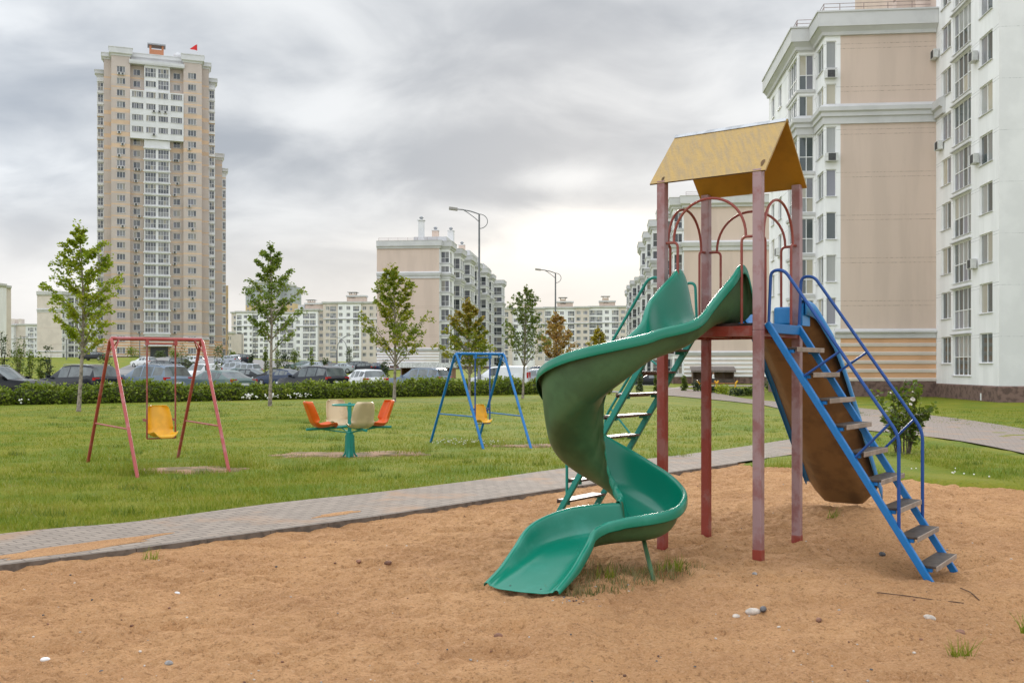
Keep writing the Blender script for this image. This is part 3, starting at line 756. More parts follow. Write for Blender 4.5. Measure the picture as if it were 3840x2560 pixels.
# ladders --------------------------------------------------------------------
def ladder(out, along, run, nsteps, mats, name, hoop_h, zfoot, hw=.365, shift=0.0):
    """out: direction away from the deck; along: across the ladder"""
    mm, mr, msx = mats
    top = CT + out * (HS + .055) + along * shift + Zv * (ZP - .01)
    foot = top + out * run; foot.z = zfoot
    dirv_ = (foot - top).normalized(); nrm = along.cross(dirv_)
    if nrm.z < 0: nrm = -nrm
    strs = MB(); strs.box(top + Zv * -.02, (.035, 2 * hw - .05, .085), 0, Matrix((out, along, Zv)).transposed())
    L = strs.build(name, mm, tower)
    b = L.modifiers.new('soft_edges', 'BEVEL'); b.width = .004
    for s in (-1, 1):
        m = MB(); m.bar(top + along * s * hw - dirv_ * .03, foot + along * s * hw, .045, .055, 0, nrm)
        o = m.build('stringer', mm, L); b = o.modifiers.new('soft_edges', 'BEVEL'); b.width = .006; b.segments = 2
    for i in range(nsteps):
        t = (i + 1) / (nsteps + .62)
        c = top.lerp(foot, t)
        m = MB(); rs_ = random.Random(i * 7 + int(shift * 10))
        c = c + nrm * .012 + out * .01
        m.box(c + Zv * .014, (.155, 2 * hw - .05, .020), 0, Matrix((out, along, Zv)).transposed())
        for s in (-1, 1): m.box(c + along * s * (hw - .05) + Zv * -.012, (.10, .035, .030), 1, Matrix((out, along, Zv)).transposed())
        m.box(c + out * .083 + Zv * .004, (.010, 2 * hw - .052, .042), 2, Matrix((out, along, Zv)).transposed())
        o = m.build('step', [msx, mm, mat('pale_step_edge', (.30, .24, .19), .7, .1) if mm is blue_paint else mat('brown_step_edge', (.13, .075, .065), .6, .1)], L)
        b = o.modifiers.new('soft_edges', 'BEVEL'); b.width = .003
    for s in (-1, 1):
        m = MB(); side = along * s * (hw + .005)
        a0 = top + side + Zv * .02
        a1 = a0 + Zv * (hoop_h + .06)
        a2 = a0 + out * .11 + Zv * (hoop_h + .06)
        t_e = .585
        b0 = top.lerp(foot, t_e) + side + nrm * .56; 
        b1 = top.lerp(foot, .805) + side
        b0 = Vector((b1.x, b1.y, b0.z + .02)) 
        m.tube(round_path([a0, a1 + out * .02, a1 + out * .14, b0, b1], .085, 7), .0145, 8)
        for t in (.215, .535):
            p = top.lerp(foot, t) + side
            # brace square to the rail
            ra, rb = a1 + out * .14, b0
            dr = (rb - ra).normalized(); w = ra + dr * (p - ra).dot(dr)
            w = ra.lerp(rb, min(.93, (w - ra).length / (rb - ra).length))
            m.tube([p, w], .011, 8)
        m.build('handrail', mr, L)
    return L
ladder(E1, E2, 1.36, 9, (blue_paint, blue_rail, worn_step), 'ladder', .40, -.09)
ladder(-E1, E2, 1.32, 9, (teal_paint, teal_paint, steel_step), 'ladder', .40, -.05)

# swings ---------------------------------------------------------------------
def seat_mesh(w=.36, h=.43, d=.37):
    """moulded plastic bucket: back, curve and pan with turned-up rims; x across, y front(-)/back(+), z up from the pan"""
    pr = [(-d - .01, -.012), (-d, .016), (-d * .88, .028), (-d * .55, .004), (-d * .25, .0), (-.055, .02), (-.002, .075), (.03, .15), (.075, .27), (.11, .36), (.128, h - .02), (.122, h)]
    wid = [.80, .88, .95, 1.0, 1.02, 1.02, 1.02, 1.0, .96, .88, .78, .62]
    rows = []
    for (y, z), k_ in zip(spline_n(pr, 3), spline_n([(x,) for x in wid], 3)):
        row = []; hw = w / 2 * k_[0]
        for s in np.linspace(-1, 1, 13):
            e = max(0, abs(s) - .5) / .5
            up_ = z < .05 and y < -.03
            lift = e ** 1.7 * .075
            fw = S((z - .02) / .12)
            row.append(Vector((s * hw, y - lift * fw * 1.25, z + lift * (1 - fw) * .75)))
        rows.append(row)
    return MB().grid(rows)
SEAT = seat_mesh()
def seat_obj(name, m, parent, M):
    s = MB(); s.v = [tuple(M @ Vector(v)) for v in SEAT.v]; s.f, s.m, s.sm = SEAT.f, SEAT.m, SEAT.sm
    o = s.build(name, m, parent, sharp=0)
    so = o.modifiers.new('thickness', 'SOLIDIFY'); so.thickness = .012; so.offset = 0
    su = o.modifiers.new('smooth', 'SUBSURF'); su.levels = 1; su.render_levels = 1
    return o
def swing(name, label, feet, zb, mp, mt, mr, hang_t, seat_z, lean=0.0, facing=1):
    A, B, C_, D = [Vector(p) for p in feet]                   # far left, near left, far right, near right
    L0, R0 = (A + B) / 2, (C_ + D) / 2
    root = thing(name, label, 'swing', ((L0 + R0) / 2))
    bd = (R0 - L0).normalized(); ad = ((B - A).normalized() + (D - C_).normalized()).normalized()
    Lt, Rt = L0.copy(), R0.copy(); Lt.z = Rt.z = zb + (L0.z + R0.z) / 2
    r = .027
    for (fa, fb, tp) in ((A, B, Lt), (C_, D, Rt)):
        pth = round_path([fa - Zv * .06, tp + Zv * .05, fb - Zv * .06], .16, 8); h = len(pth) // 2
        for half in (pth[:h + 1], pth[h:]):
            MB().tube(half, r, 12).build('leg', mp, root)
        t = .67
        pa, pb = tp.lerp(fa, t), tp.lerp(fb, t)
        MB().tube([pa, pb], .014, 8).build('cross_bar', mp, root)
    tb = MB(); tb.tube([Lt, Rt], .03, 12); tb.build('top_bar', mp, root)
    for tp, sgn, (fa, fb) in ((Lt, 1, (A, B)), (Rt, -1, (C_, D))):
        for f in (fa, fb): MB().tube([tp.lerp(f, .11), tp + bd * sgn * .13], .011, 8).build('corner_brace', mp, root)
    # hanger
    p0, p1 = Lt.lerp(Rt, hang_t[0]), Lt.lerp(Rt, hang_t[1])
    hm = MB()
    for p in (p0, p1):
        hm.box(p - Zv * .055, (.05, .075, .09), 0, Matrix((bd, ad, Zv)).transposed())
    hm.tube([p0 - Zv * .075, p1 - Zv * .075], .013, 8)
    hg = hm.build('hanger', mp, root)
    wd = (p1 - p0).length; c = (p0 + p1) / 2; c.z = seat_z + L0.z
    fwd = ad * facing
    for p in (p0, p1):
        q_ = Vector((p.x, p.y, c.z - .03)) + fwd * lean
        m = MB(); m.bar(p - Zv * .08, q_, .022, .022, 0, ad)
        m.build('hanging_rod', mr, hg)
        m = MB(); a = Vector((q_.x, q_.y, c.z + .265)); m.bar(a + fwd * .02, a - fwd * .24, .012, .045, 0); m.build('arm_rest', mr, hg)
    m = MB(); m.bar(Vector((p0.x, p0.y, c.z - .03)) + fwd * lean, Vector((p1.x, p1.y, c.z - .03)) + fwd * lean, .05, .02); m.build('seat_support', mr, hg)
    xa = bd * (1 if facing > 0 else -1)
    M = Matrix.Translation(c + fwd * (.17 + lean)) @ Matrix((-fwd.cross(Zv), -fwd, Zv)).transposed().to_4x4()
    M = M @ Matrix.Translation((0, -.02, 0))
    M = Matrix.Translation(c + fwd * (-.13 + lean)) @ Matrix((xa, -fwd, Zv)).transposed().to_4x4() if xa.cross(-fwd).z > 0 else Matrix.Translation(c + fwd * (-.13 + lean)) @ Matrix((-xa, -fwd, Zv)).transposed().to_4x4()
    seat_obj('seat', yellow_plastic, root, M @ Matrix.Scale(min(1.18, (wd - .035) / .36), 4))
    return root
gz = lambda u, v: gp(u, v)
swing('swing', 'red frame swing with a yellow plastic seat, left on the lawn', [gz(328, 1731), gz(519, 1791), gz(665, 1715), gz(862, 1769)], 2.07, red_pink, red_pink, red_paint, (.385, .70), .49)
swing('swing', 'blue frame swing with a yellow plastic seat, between roundabout and spiral slide', [gz(1613, 1656), gz(1816, 1685), gz(1793, 1646), gz(1995, 1682)], 1.90, blue_paint, blue_paint, blue_rail, (.40, .71), .47)

# roundabout -----------------------------------------------------------------
cb = gp(1311, 1716)
car_r = thing('roundabout', 'green roundabout with two orange and two beige seats around a wheel', 'roundabout', cb)
m = MB(); m.lathe(cb, [(.072, -.02), (.072, .42)], 16)
for i in range(3):
    a = i * 2.094 + .6; dv = Vector((math.cos(a), math.sin(a), 0))
    m.bar(cb + dv * .075 + Zv * .40, cb + dv * .085 + Zv * .12, .03, .02); m.tube([cb + dv * .08 + Zv * .16, cb + dv * .10 + Zv * .07, cb + dv * .17 - Zv * .01], .017, 8)
m.build('pedestal', teal_paint, car_r)
m = MB(); m.lathe(cb, [(.062, .42), (.062, .45), (.036, .47), (.036, .955), (.03, .97), (.03, .985), (.0, .99)], 16); m.build('spindle', teal_paint, car_r)
m = MB(); wz = .945
m.tube([cb + Vector((.30 * math.cos(t), .30 * math.sin(t), wz)) for t in np.linspace(0, 2 * math.pi, 33)], .014, 8, caps=False)
for i in range(4):
    a = i * math.pi / 2 + .35; m.tube([cb + Vector((.03 * math.cos(a), .03 * math.sin(a), wz)), cb + Vector((.30 * math.cos(a), .30 * math.sin(a), wz))], .011, 8)
m.build('hand_wheel', teal_paint, car_r)
for i in range(4):
    a = rad(-60) + i * math.pi / 2; dv = Vector((math.cos(a), math.sin(a), 0)); z = .545
    m = MB(); m.tube([cb + dv * .03 + Zv * (z + .02), cb + dv * .3 + Zv * z, cb + dv * .80 + Zv * (z - .015)], .023, 10)
    m.tube([cb + dv * .05 + Zv * .455, cb + dv * .50 + Zv * (z - .02)], .012, 8)
    arm = m.build('arm', teal_paint, car_r)
    M = Matrix.Translation(cb + dv * .69 + Zv * (z + .018)) @ Matrix((Vector((dv.y, -dv.x, 0)), dv, Zv)).transposed().to_4x4()
    if Matrix((Vector((dv.y, -dv.x, 0)), dv, Zv)).determinant() < 0: pass
    o = seat_obj('seat', beige_plastic if i % 2 == 0 else orange_plastic, car_r, M @ Matrix.Diagonal((1.17, 1.08, 1.06, 1)))
    tag(o, 'beige plastic seat' if i % 2 == 0 else 'orange plastic seat')

# pebbles and litter on the sand ------------------------------------------------
def sand_at(x, y): return float(sand_z(np.array([x]), np.array([y]))[0])
def pebble_mesh(seed, flat=.55):
    rs = np.random.RandomState(seed); m = MB(); rows = []
    for i in range(7):
        ph = math.pi * i / 6; row = []
        for j in range(10):
            a = 6.283 * j / 10; k_ = 1 + .14 * math.sin(2 * a + seed) + .08 * math.sin(3 * a + 2 * seed)
            row.append((math.sin(ph) * math.cos(a) * k_ + 1e-5 * j, .72 * math.sin(ph) * math.sin(a) * k_, flat * math.cos(ph)))
        rows.append(row)
    return m.grid(rows, 0, True)
stone_mats = [mat('grey_stone', (.30, .28, .26), .8, .15, 20), mat('pale_stone', (.52, .45, .38), .8, .12, 20), mat('dark_stone', (.09, .085, .085), .7, .2, 20), mat('brown_stone', (.22, .11, .07), .85, .2, 20), mat('white_chip', (.75, .74, .72), .6, .05)]
spots = [(2822, 2298, .050, 1, 'pale oval pebble beside a dark one, in front of the tower posts'), (2862, 2298, .036, 2, 'dark pebble touching the pale oval one, in front of the tower posts'),
         (3483, 2293, .045, 1, 'pale rounded pebble on the sand below the blue ladder foot'), (1868, 2368, .032, 3, 'brown angular stone in the middle foreground sand'),
         (632, 2478, .030, 0, 'grey stone with a lighter top in the left foreground sand'), (1455, 2120, .034, 3, 'small brown stone on the sand between kerb and slide end'),
         (3308, 2068, .040, 2, 'dark flat stone lying behind the blue ladder'), (664, 2213, .022, 4, 'white chip on the sand left of centre'),
         (3598, 2365, .05, 3, 'brown clod of earth at the right of the foreground sand'), (2830, 2152, .028, 0, 'small grey stone near the front tower post base'),
         (2760, 2312, .03, 1, 'tan pebble left of the pale oval pebble'), (1345, 2116, .028, 3, 'dark red stone nearest the kerb'), (170, 2472, .026, 4, 'whitish flake in the lower left corner of the sand'), (3070, 2324, .03, 3, 'reddish flat pebble right of the dark one')]
for i, (u, v, s, mi, lb) in enumerate(spots):
    Y = FPX * EYE / (v - HV); x = (u - UC) / FPX * Y
    pm = pebble_mesh(i + 1); M = Matrix.Translation((x, Y, sand_at(x, Y) + s * .22)) @ Matrix.Rotation(i * 1.3, 4, 'Z') @ Matrix.Scale(s, 4)
    pm.v = [tuple(M @ Vector(p)) for p in pm.v]
    tag(pm.build('pebble', stone_mats[mi]), lb, 'stone', 'loose stones on the sand')
gm = MB(); rs = np.random.RandomState(77)
for i in range(420):
    Y = 5.0 + 9 * rs.rand() ** 1.6; x = (rs.rand() * 2 - 1) * Y * .54
    if i < 40: x, Y = .28 + .35 * rs.rand(), 6.85 + .2 * rs.rand()
    if Y > yb(x) - .1: continue
    s = .004 + .009 * rs.rand() ** 2
    pm = pebble_mesh(i, .6); M = Matrix.Translation((x, Y, sand_at(x, Y) + s * .2)) @ Matrix.Rotation(rs.rand() * 6, 4, 'Z') @ Matrix.Scale(s, 4)
    gm.add([M @ Vector(p) for p in pm.v], pm.f, int(rs.choice([0, 1, 1, 2, 3, 3])), True)
tag(gm.build('gravel', stone_mats), 'fine grit and tiny stones strewn over the sand', 'gravel', kind='stuff')
tw = MB()
for pl in ([(3290, 2232), (3400, 2236), (3520, 2248), (3600, 2246), (3690, 2251)], [(3602, 2210), (3640, 2226), (3672, 2238)]):
    pp = []
    for u, v in pl:
        Y = FPX * EYE / (v - HV); x = (u - UC) / FPX * Y; pp.append((x, Y, sand_at(x, Y) + .006))
    tag(MB().tube(catmull(pp, 4), .004, 6).build('twig', mat('dark_twig', (.12, .07, .045), .9)), 'long thin dark twig lying on the sand at right' if len(pl) > 3 else 'short thin twig above the long one on the sand', 'twig')
# ------------------------------------------------------------------ trees and shrubs
bark = mat('grey_brown_bark', (.27, .225, .185), .9, .2, 9, .4, 40)
bark_dark = mat('dark_bark', (.085, .065, .05), .9, .2, 9)
LEAF = {
 'fresh': leafmat('fresh_green_leaves', [(.13, .20, .010), (.25, .33, .015), (.37, .42, .025), (.50, .44, .05)], .5),
 'green': leafmat('green_leaves', [(.075, .125, .018), (.13, .20, .028), (.20, .27, .04), (.30, .32, .05)], .48),
 'deep': leafmat('deep_green_leaves', [(.055, .09, .018), (.095, .145, .026), (.15, .195, .036), (.24, .25, .05)], .42),
 'mixed': leafmat('green_and_yellow_leaves', [(.09, .14, .012), (.18, .235, .015), (.31, .32, .02), (.50, .40, .03)], .48),
 'bronze': leafmat('bronze_leaves', [(.17, .15, .018), (.30, .22, .025), (.42, .25, .035), (.34, .30, .03)], .46),
 'orange': leafmat('orange_leaves', [(.26, .14, .035), (.46, .22, .06), (.52, .31, .10), (.38, .30, .06)], .46),
 'yellow': leafmat('yellow_leaves', [(.20, .18, .01), (.34, .28, .015), (.45, .33, .02), (.32, .16, .03)], .4),
 'spruce': leafmat('dark_conifer', [(.018, .035, .012), (.028, .05, .018), (.045, .07, .025)], .15),
 'olive': leafmat('grey_green_leaves', [(.06, .085, .035), (.10, .13, .055), (.14, .165, .075)], .3),
}
def leaf_cloud(spots, size, mats, seed, midx=None):
    """one bent maple-like leaf (two triangles' worth of quad) per spot"""
    rs = np.random.RandomState(seed); n = len(spots); c = np.asarray(spots)
    nz = rs.normal(size=(n, 3)); nz[:, 2] = np.abs(nz[:, 2]) + .5; nz /= np.linalg.norm(nz, axis=1)[:, None]
    t = rs.normal(size=(n, 3)); t -= nz * (t * nz).sum(1)[:, None]; t /= np.linalg.norm(t, axis=1)[:, None]
    b = np.cross(nz, t); s = size * (.6 + .8 * rs.rand(n))[:, None]
    V = np.stack([c - t * s * .5, c + b * s * .46 - nz * s * .10, c + t * s * .55, c - b * s * .46 - nz * s * .10], 1).reshape(-1, 3)
    me = np_mesh('leaves', V, np.arange(n * 4).reshape(-1, 4), mats, False)
    if midx is not None: me.polygons.foreach_set('material_index', np.asarray(midx, dtype=np.int32))
    return me
def tree(label, pos, H, crown_z, halfw, leaf, seed, nleaf=2600, size=.10, group=None, trunk_r=.055, name='tree', cat='tree', top_leaf=None, dens=1.0, prof=None, bare_m=None, steep=.75):
    rs = random.Random(seed)
    x0, y0, z0 = pos
    root = thing(name, label, cat, pos, group)
    prof = prof or [(0, .55), (.18, .95), (.35, 1.0), (.55, .78), (.75, .5), (.9, .28), (1, .06)]
    bend = [(rs.uniform(-.03, .03) * H, rs.uniform(-.03, .03) * H) for _ in range(3)]
    def axis(t): 
        return Vector((x0 + bend[0][0] * t * t + bend[1][0] * math.sin(3 * t), y0 + bend[0][1] * t * t, z0 + H * t))
    tm = MB(); n = 12
    tm.tube([axis(i / n) - Zv * (.1 if i == 0 else 0) for i in range(n + 1)], [trunk_r * (1.25 if i == 0 else 1) * (1 - .9 * i / n) + .004 for i in range(n + 1)], 8)
    tips = []
    nb = int(26 * dens + H * 1.5)
    for i in range(nb):
        f = (i + rs.random()) / nb; f = f ** .85
        zt = crown_z + (H - crown_z) * f * .96
        a = i * 2.399 + rs.uniform(-.5, .5)
        Rw = halfw * .97 * float(np.interp(f, [p[0] for p in prof], [p[1] for p in prof])) * rs.uniform(.62, 1.35)
        p0 = axis(max(.02, (zt - Rw * steep * .9) / H)); 
        if p0.z < z0 + crown_z * .72: p0 = axis(crown_z * .72 / H)
        dv = Vector((math.cos(a), math.sin(a), 0))
        p2 = axis(zt / H) + dv * Rw + Zv * (Rw * steep * .45)
        p1 = p0.lerp(p2, .5) + Zv * Rw * rs.uniform(-.02, .12)
        pts = [p0 * (1 - t) ** 2 + p1 * 2 * t * (1 - t) + p2 * t * t for t in (0, .2, .4, .6, .8, 1)]
        r0 = trunk_r * (.38 * (1 - f) + .12)
        tm.tube(pts, r0, 5, r2=.004, caps=False)
        for t_ in (.35, .5, .62, .74, .84, .92, 1.0):
            kx = int(t_ * 5); p = pts[min(kx, 4)].lerp(pts[min(kx + 1, 5)], t_ * 5 - min(kx, 4)) if kx < 5 else pts[5]
            tips.append((p, .09 + .13 * Rw * (1.15 - t_), 1.0))
            if t_ in (.5, .74) and Rw > .3:
                for sg in (-1, 1):
                    dd = Vector((math.cos(a + sg * .8), math.sin(a + sg * .8), .35)) * Rw * rs.uniform(.2, .42)
                    tm.tube([p, p + dd], .006, 4, r2=.002, caps=False); tips.append((p + dd, .10 + .05 * Rw, 1.3)); tips.append((p + dd * .55, .08, .8))
    for i in range(5): tips.append((axis(.86 + .14 * i / 4), .13 * halfw + .05, .8))
    tm.build('trunk', bare_m or bark, root)
    w = np.array([t[2] * (t[1] ** 1.1) for t in tips]); w /= w.sum()
    rn = np.random.RandomState(seed); idx = rn.choice(len(tips), nleaf, p=w)
    sp = np.array([tuple(tips[i][0]) for i in idx]) + np.clip(rn.normal(size=(nleaf, 3)), -1.7, 1.7) * np.array([tips[i][1] for i in idx])[:, None] * np.array([.55, .55, .36])
    ms = [LEAF[leaf]]; mi = None
    if top_leaf:
        ms.append(LEAF[top_leaf]); fz = (sp[:, 2] - z0 - crown_z) / (H - crown_z); mi = ((fz + rn.normal(size=nleaf) * .16) > .58).astype(int)
    me = leaf_cloud(sp, size, ms, seed, mi)
    link('crown', me, root)
    return root
LT = 'young maples planted along the hedge'
def tr(u, v, vtop, hw_px, leaf, label, seed, crown_v, **k):
    p = gp(u, v); s = p.y / FPX
    H = EYE + (HV - vtop) * s - p.z
    return tree(label, p, H, EYE + (HV - crown_v) * s - p.z, hw_px * s, leaf, seed, **k)
tr(294, 1543, 838, 135, 'fresh', 'bright yellow green maple left of the red swing, largest crown', 11, 1300, nleaf=6800, size=.10, group=LT, prof=[(0, .45), (.1, .75), (.28, .9), (.42, 1.0), (.55, .72), (.62, .85), (.78, .62), (.92, .32), (1, .05)], trunk_r=.075)
tr(1012, 1522, 912, 100, 'green', 'slim green maple with pointed top between red swing and roundabout', 12, 1275, nleaf=4800, size=.10, group=LT, prof=[(0, .7), (.12, .95), (.3, .85), (.45, .95), (.6, .72), (.75, .55), (.9, .42), (1, .06)], dens=.9, trunk_r=.075)
tr(1478, 1506, 995, 128, 'mixed', 'broad green maple with yellow patches behind the roundabout', 13, 1325, nleaf=6800, size=.105, group=LT, prof=[(0, .7), (.12, .92), (.3, 1.0), (.42, .8), (.55, .7), (.72, .6), (.88, .42), (1, .08)], trunk_r=.075, steep=.95)
tr(1759, 1500, 1125, 105, 'mixed', 'maple with rusty top and yellow green lower crown behind the blue swing', 14, 1370, nleaf=5400, size=.11, group=LT, top_leaf='bronze', prof=[(0, .75), (.15, 1.0), (.35, .85), (.55, .62), (.78, .55), (.92, .25), (1, .05)], trunk_r=.07)
tr(1960, 1494, 1072, 80, 'deep', 'sparse dark green maple with two thin tops right of the blue swing', 15, 1330, nleaf=3000, size=.11, group=LT, prof=[(0, .9), (.15, 1.05), (.3, .8), (.5, .75), (.68, .8), (.85, .45), (1, .1)], dens=.8, trunk_r=.06, steep=1.1)
tr(2090, 1478, 1172, 68, 'orange', 'orange brown autumn tree beside the second street lamp', 16, 1350, nleaf=3600, size=.12, group=LT, trunk_r=.055)
tr(2240, 1462, 1226, 36, 'yellow', 'small bright yellow tree seen above the spiral slide', 17, 1330, nleaf=2200, size=.125, group=LT, trunk_r=.04)

def shrub(label, pos, rx, h, leaf, seed, n=500, size=.1, name='shrub', cat='shrub', group=None, cone=0.0, stem_m=None):
    root = thing(name, label, cat, pos, group)
    rn = np.random.RandomState(seed); x0, y0, z0 = pos
    m = MB()
    for i in range(4):
        a = i * 1.7 + seed; m.tube([(x0, y0, z0 - .05), (x0 + .25 * rx * math.cos(a), y0 + .25 * rx * math.sin(a), z0 + h * .45), (x0 + .5 * rx * math.cos(a), y0 + .5 * rx * math.sin(a), z0 + h * .8)], .02 * max(.5, h / 2), 5, r2=.005)
    m.build('stem', stem_m or bark_dark, root)
    k_ = 16; cz = rn.rand(k_); ca = rn.rand(k_) * 6.28; cr = rn.rand(k_) ** .5
    wz = np.where(cone > 0, 1 - cz * cone, np.sin(np.clip(cz, .05, .95) * 3.1) * .55 + .45)
    C = np.stack([x0 + rx * .7 * cr * wz * np.cos(ca), y0 + rx * .7 * cr * wz * np.sin(ca), z0 + h * (.12 + .82 * cz)], 1)
    idx = rn.randint(0, k_, n)
    sc_ = (rx * .36 * (1 - cone * .75 * cz))[idx][:, None]
    sp = C[idx] + np.clip(rn.normal(size=(n, 3)), -1.6, 1.6) * sc_ * np.array([1, 1, min(1.2, .5 * h / rx)])
    sp[:, 2] = np.maximum(sp[:, 2], z0 + .03)
    link('foliage', leaf_cloud(sp, size, [LEAF[leaf]], seed), root)
    return root
# rose bush on the right, several arching stems with a white bloom
rp = gp(3385, 1700)
rb = thing('rose_bush', 'leafy rose bush with white blooms beside the walk at right', 'bush', rp)
m = MB(); rn = np.random.RandomState(5); sp = []
for i in range(17):
    a = rn.rand() * 6.283; l = .15 + .42 * rn.rand(); h = .75 + .62 * rn.rand()
    p0 = rp + Vector((.12 * math.cos(a), .12 * math.sin(a), -.03)); p2 = rp + Vector((l * math.cos(a), l * math.sin(a), h * (1 if l < .4 else .85)))
    p1 = rp + Vector((l * .45 * math.cos(a), l * .45 * math.sin(a), h * .65))
    pts_ = [p0 * (1 - t) ** 2 + p1 * 2 * t * (1 - t) + p2 * t * t for t in np.linspace(0, 1, 8)]
    m.tube(pts_, .011, 5, r2=.004)
    for j in range(62):
        t = .22 + .78 * rn.rand() ** .8; k_ = min(6, int(t * 7)); p = pts_[k_].lerp(pts_[k_ + 1], t * 7 - k_)
        sp.append(tuple(p + Vector(np.clip(rn.normal(size=3), -1.6, 1.6) * .062)))
m.build('stem', bark_dark, rb)
link('foliage', leaf_cloud(np.array(sp), .085, [leafmat('rose_leaves', [(.035, .065, .012), (.07, .115, .018), (.12, .165, .02), (.24, .24, .03)], .35)], 5), rb)
bl = MB()
for c, s in (((3423, 1497), .05), ((3415, 1515), .035), ((3340, 1472), .018), ((3422, 1468), .018)):
    cpt = P(c[0], c[1], rp.y - .28)
    for i in range(7):
        a = i * .9; bl.lathe(cpt + Vector((math.cos(a), .5 * math.sin(a), math.sin(a))) * s * .5, [(0, -s * .5), (s * .55, 0), (0, s * .5)], 7)
bl.build('bloom', mat('rose_petals', (.80, .72, .66), .7, .05), rb)

# hedge: clipped leafy segments in a row
HA, HD_ = Vector((-22.0, 42.4, 0)), Vector((.79, .613, 0)).normalized()
HN = Vector((-HD_.y, HD_.x, 0))
hedge_leaf = leafmat('hedge_leaves', [(.07, .115, .012), (.14, .20, .018), (.22, .28, .025), (.33, .34, .05)], .42)
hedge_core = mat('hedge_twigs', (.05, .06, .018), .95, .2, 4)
def hedge_s(u):
    k_ = (u - UC) / FPX
    return (k_ * HA.y - HA.x) / (HD_.x - k_ * HD_.y)
def hedge(u0, u1, h, seed, label, wdt=1.1):
    a, b = hedge_s(u0), hedge_s(u1); L = b - a
    p0 = HA + HD_ * a; p0.z = base(p0.x, p0.y)
    root = thing('hedge', label, 'hedge', HA + HD_ * (a + b) / 2 + HN * .5, 'clipped hedge segments in front of the parked cars')
    rows = []; n = max(3, int(L / .35)); rn = np.random.RandomState(seed)
    X = np.linspace(0, 1, n + 1)
    hh = h * (.72 + .12 * np.sin(X * L * 1.1 + seed) + .10 * rn.rand(n + 1))
    for i in range(n + 1):
        e = .55 + .45 * min(1, min(X[i], 1 - X[i]) * L / .4)
        c = HA + HD_ * (a + X[i] * L); zb_ = base(c.x, c.y); row = []
        for j, (w_, z_) in enumerate(((.08, 0), (.0, .25), (.02, .6), (.14, .86), (.5, .95), (.86, .86), (1.0, .6), (1.0, .25), (.92, 0))):
            row.append(c + HN * (w_ * wdt * e + (1 - e) * wdt * .5) + Zv * (zb_ + z_ * hh[i] * .9 * (e if z_ > .5 else 1)))
        rows.append(row)
    cm = MB().grid(rows); 
    for r_ in (rows[0], rows[-1]): cm.add(r_, [tuple(range(len(r_)))])
    cm.build('twigs', hedge_core, root)
    N = int(L * 700); s = rn.rand(N); th = rn.rand(N); sp = []
    ii = s * n; 
    for q_ in range(N):
        i = min(n - 1, int(ii[q_])); f = ii[q_] - i; tj = th[q_] ** .8 * 7.4; j = min(7, int(tj)); g_ = tj - j
        p = rows[i][j].lerp(rows[i + 1][j], f).lerp(rows[i][j + 1].lerp(rows[i + 1][j + 1], f), g_)
        o = rn.normal() * .085 + .05; sp.append((p.x - HN.x * o * (1 if j < 4 else -1), p.y - HN.y * o * (1 if j < 4 else -1), p.z + (abs(rn.normal()) * .13 if 2 < j < 6 else rn.normal() * .04)))
    for _ in range(int(L * 16)):                                   # shoots standing out of the top
        i = rn.randint(0, n); p = rows[i][4].lerp(rows[i + 1][4], rn.rand()); k_ = .10 + .28 * rn.rand() ** 2
        for t in range(7): sp.append((p.x + rn.normal() * .03, p.y + rn.normal() * .03, p.z + k_ * t / 6))
    link('foliage', leaf_cloud(np.array(sp), .115, [hedge_leaf], seed), root)
hedge(-420, 60, 1.0, 1, 'leftmost hedge piece cut by the photo edge, in front of the black car')
hedge(66, 930, 1.08, 2, 'long clipped hedge piece behind the red swing')
hedge(945, 1250, .98, 3, 'hedge piece between the slim maple and the roundabout')
hedge(1246, 1490, 1.02, 4, 'hedge piece behind the roundabout in front of the dark estate car')
hedge(1494, 1985, 1.12, 5, 'bushy hedge piece behind the blue swing with tall shoots')
hedge(1990, 2300, .95, 6, 'rightmost low hedge piece ending behind the spiral slide')
fm = MB(); rn = np.random.RandomState(9)
for u0, n_ in ((930, 26), (1010, 16), (1090, 10), (1135, 12), (85, 4)):
    for _ in range(n_):
        s_ = hedge_s(u0 + rn.normal() * 14); c = HA + HD_ * s_ - HN * (.12 + .15 * rn.rand()); z = base(c.x, c.y) + .08 + .25 * rn.rand(); r_ = .035 + .03 * rn.rand()
        fm.lathe((c.x, c.y, z), [(0, -r_), (r_, 0), (0, r_)], 6)
tag(fm.build('white_flowers', MATS['white_petal']), 'low white flowers blooming at the foot of the hedge', 'flowers', kind='stuff')

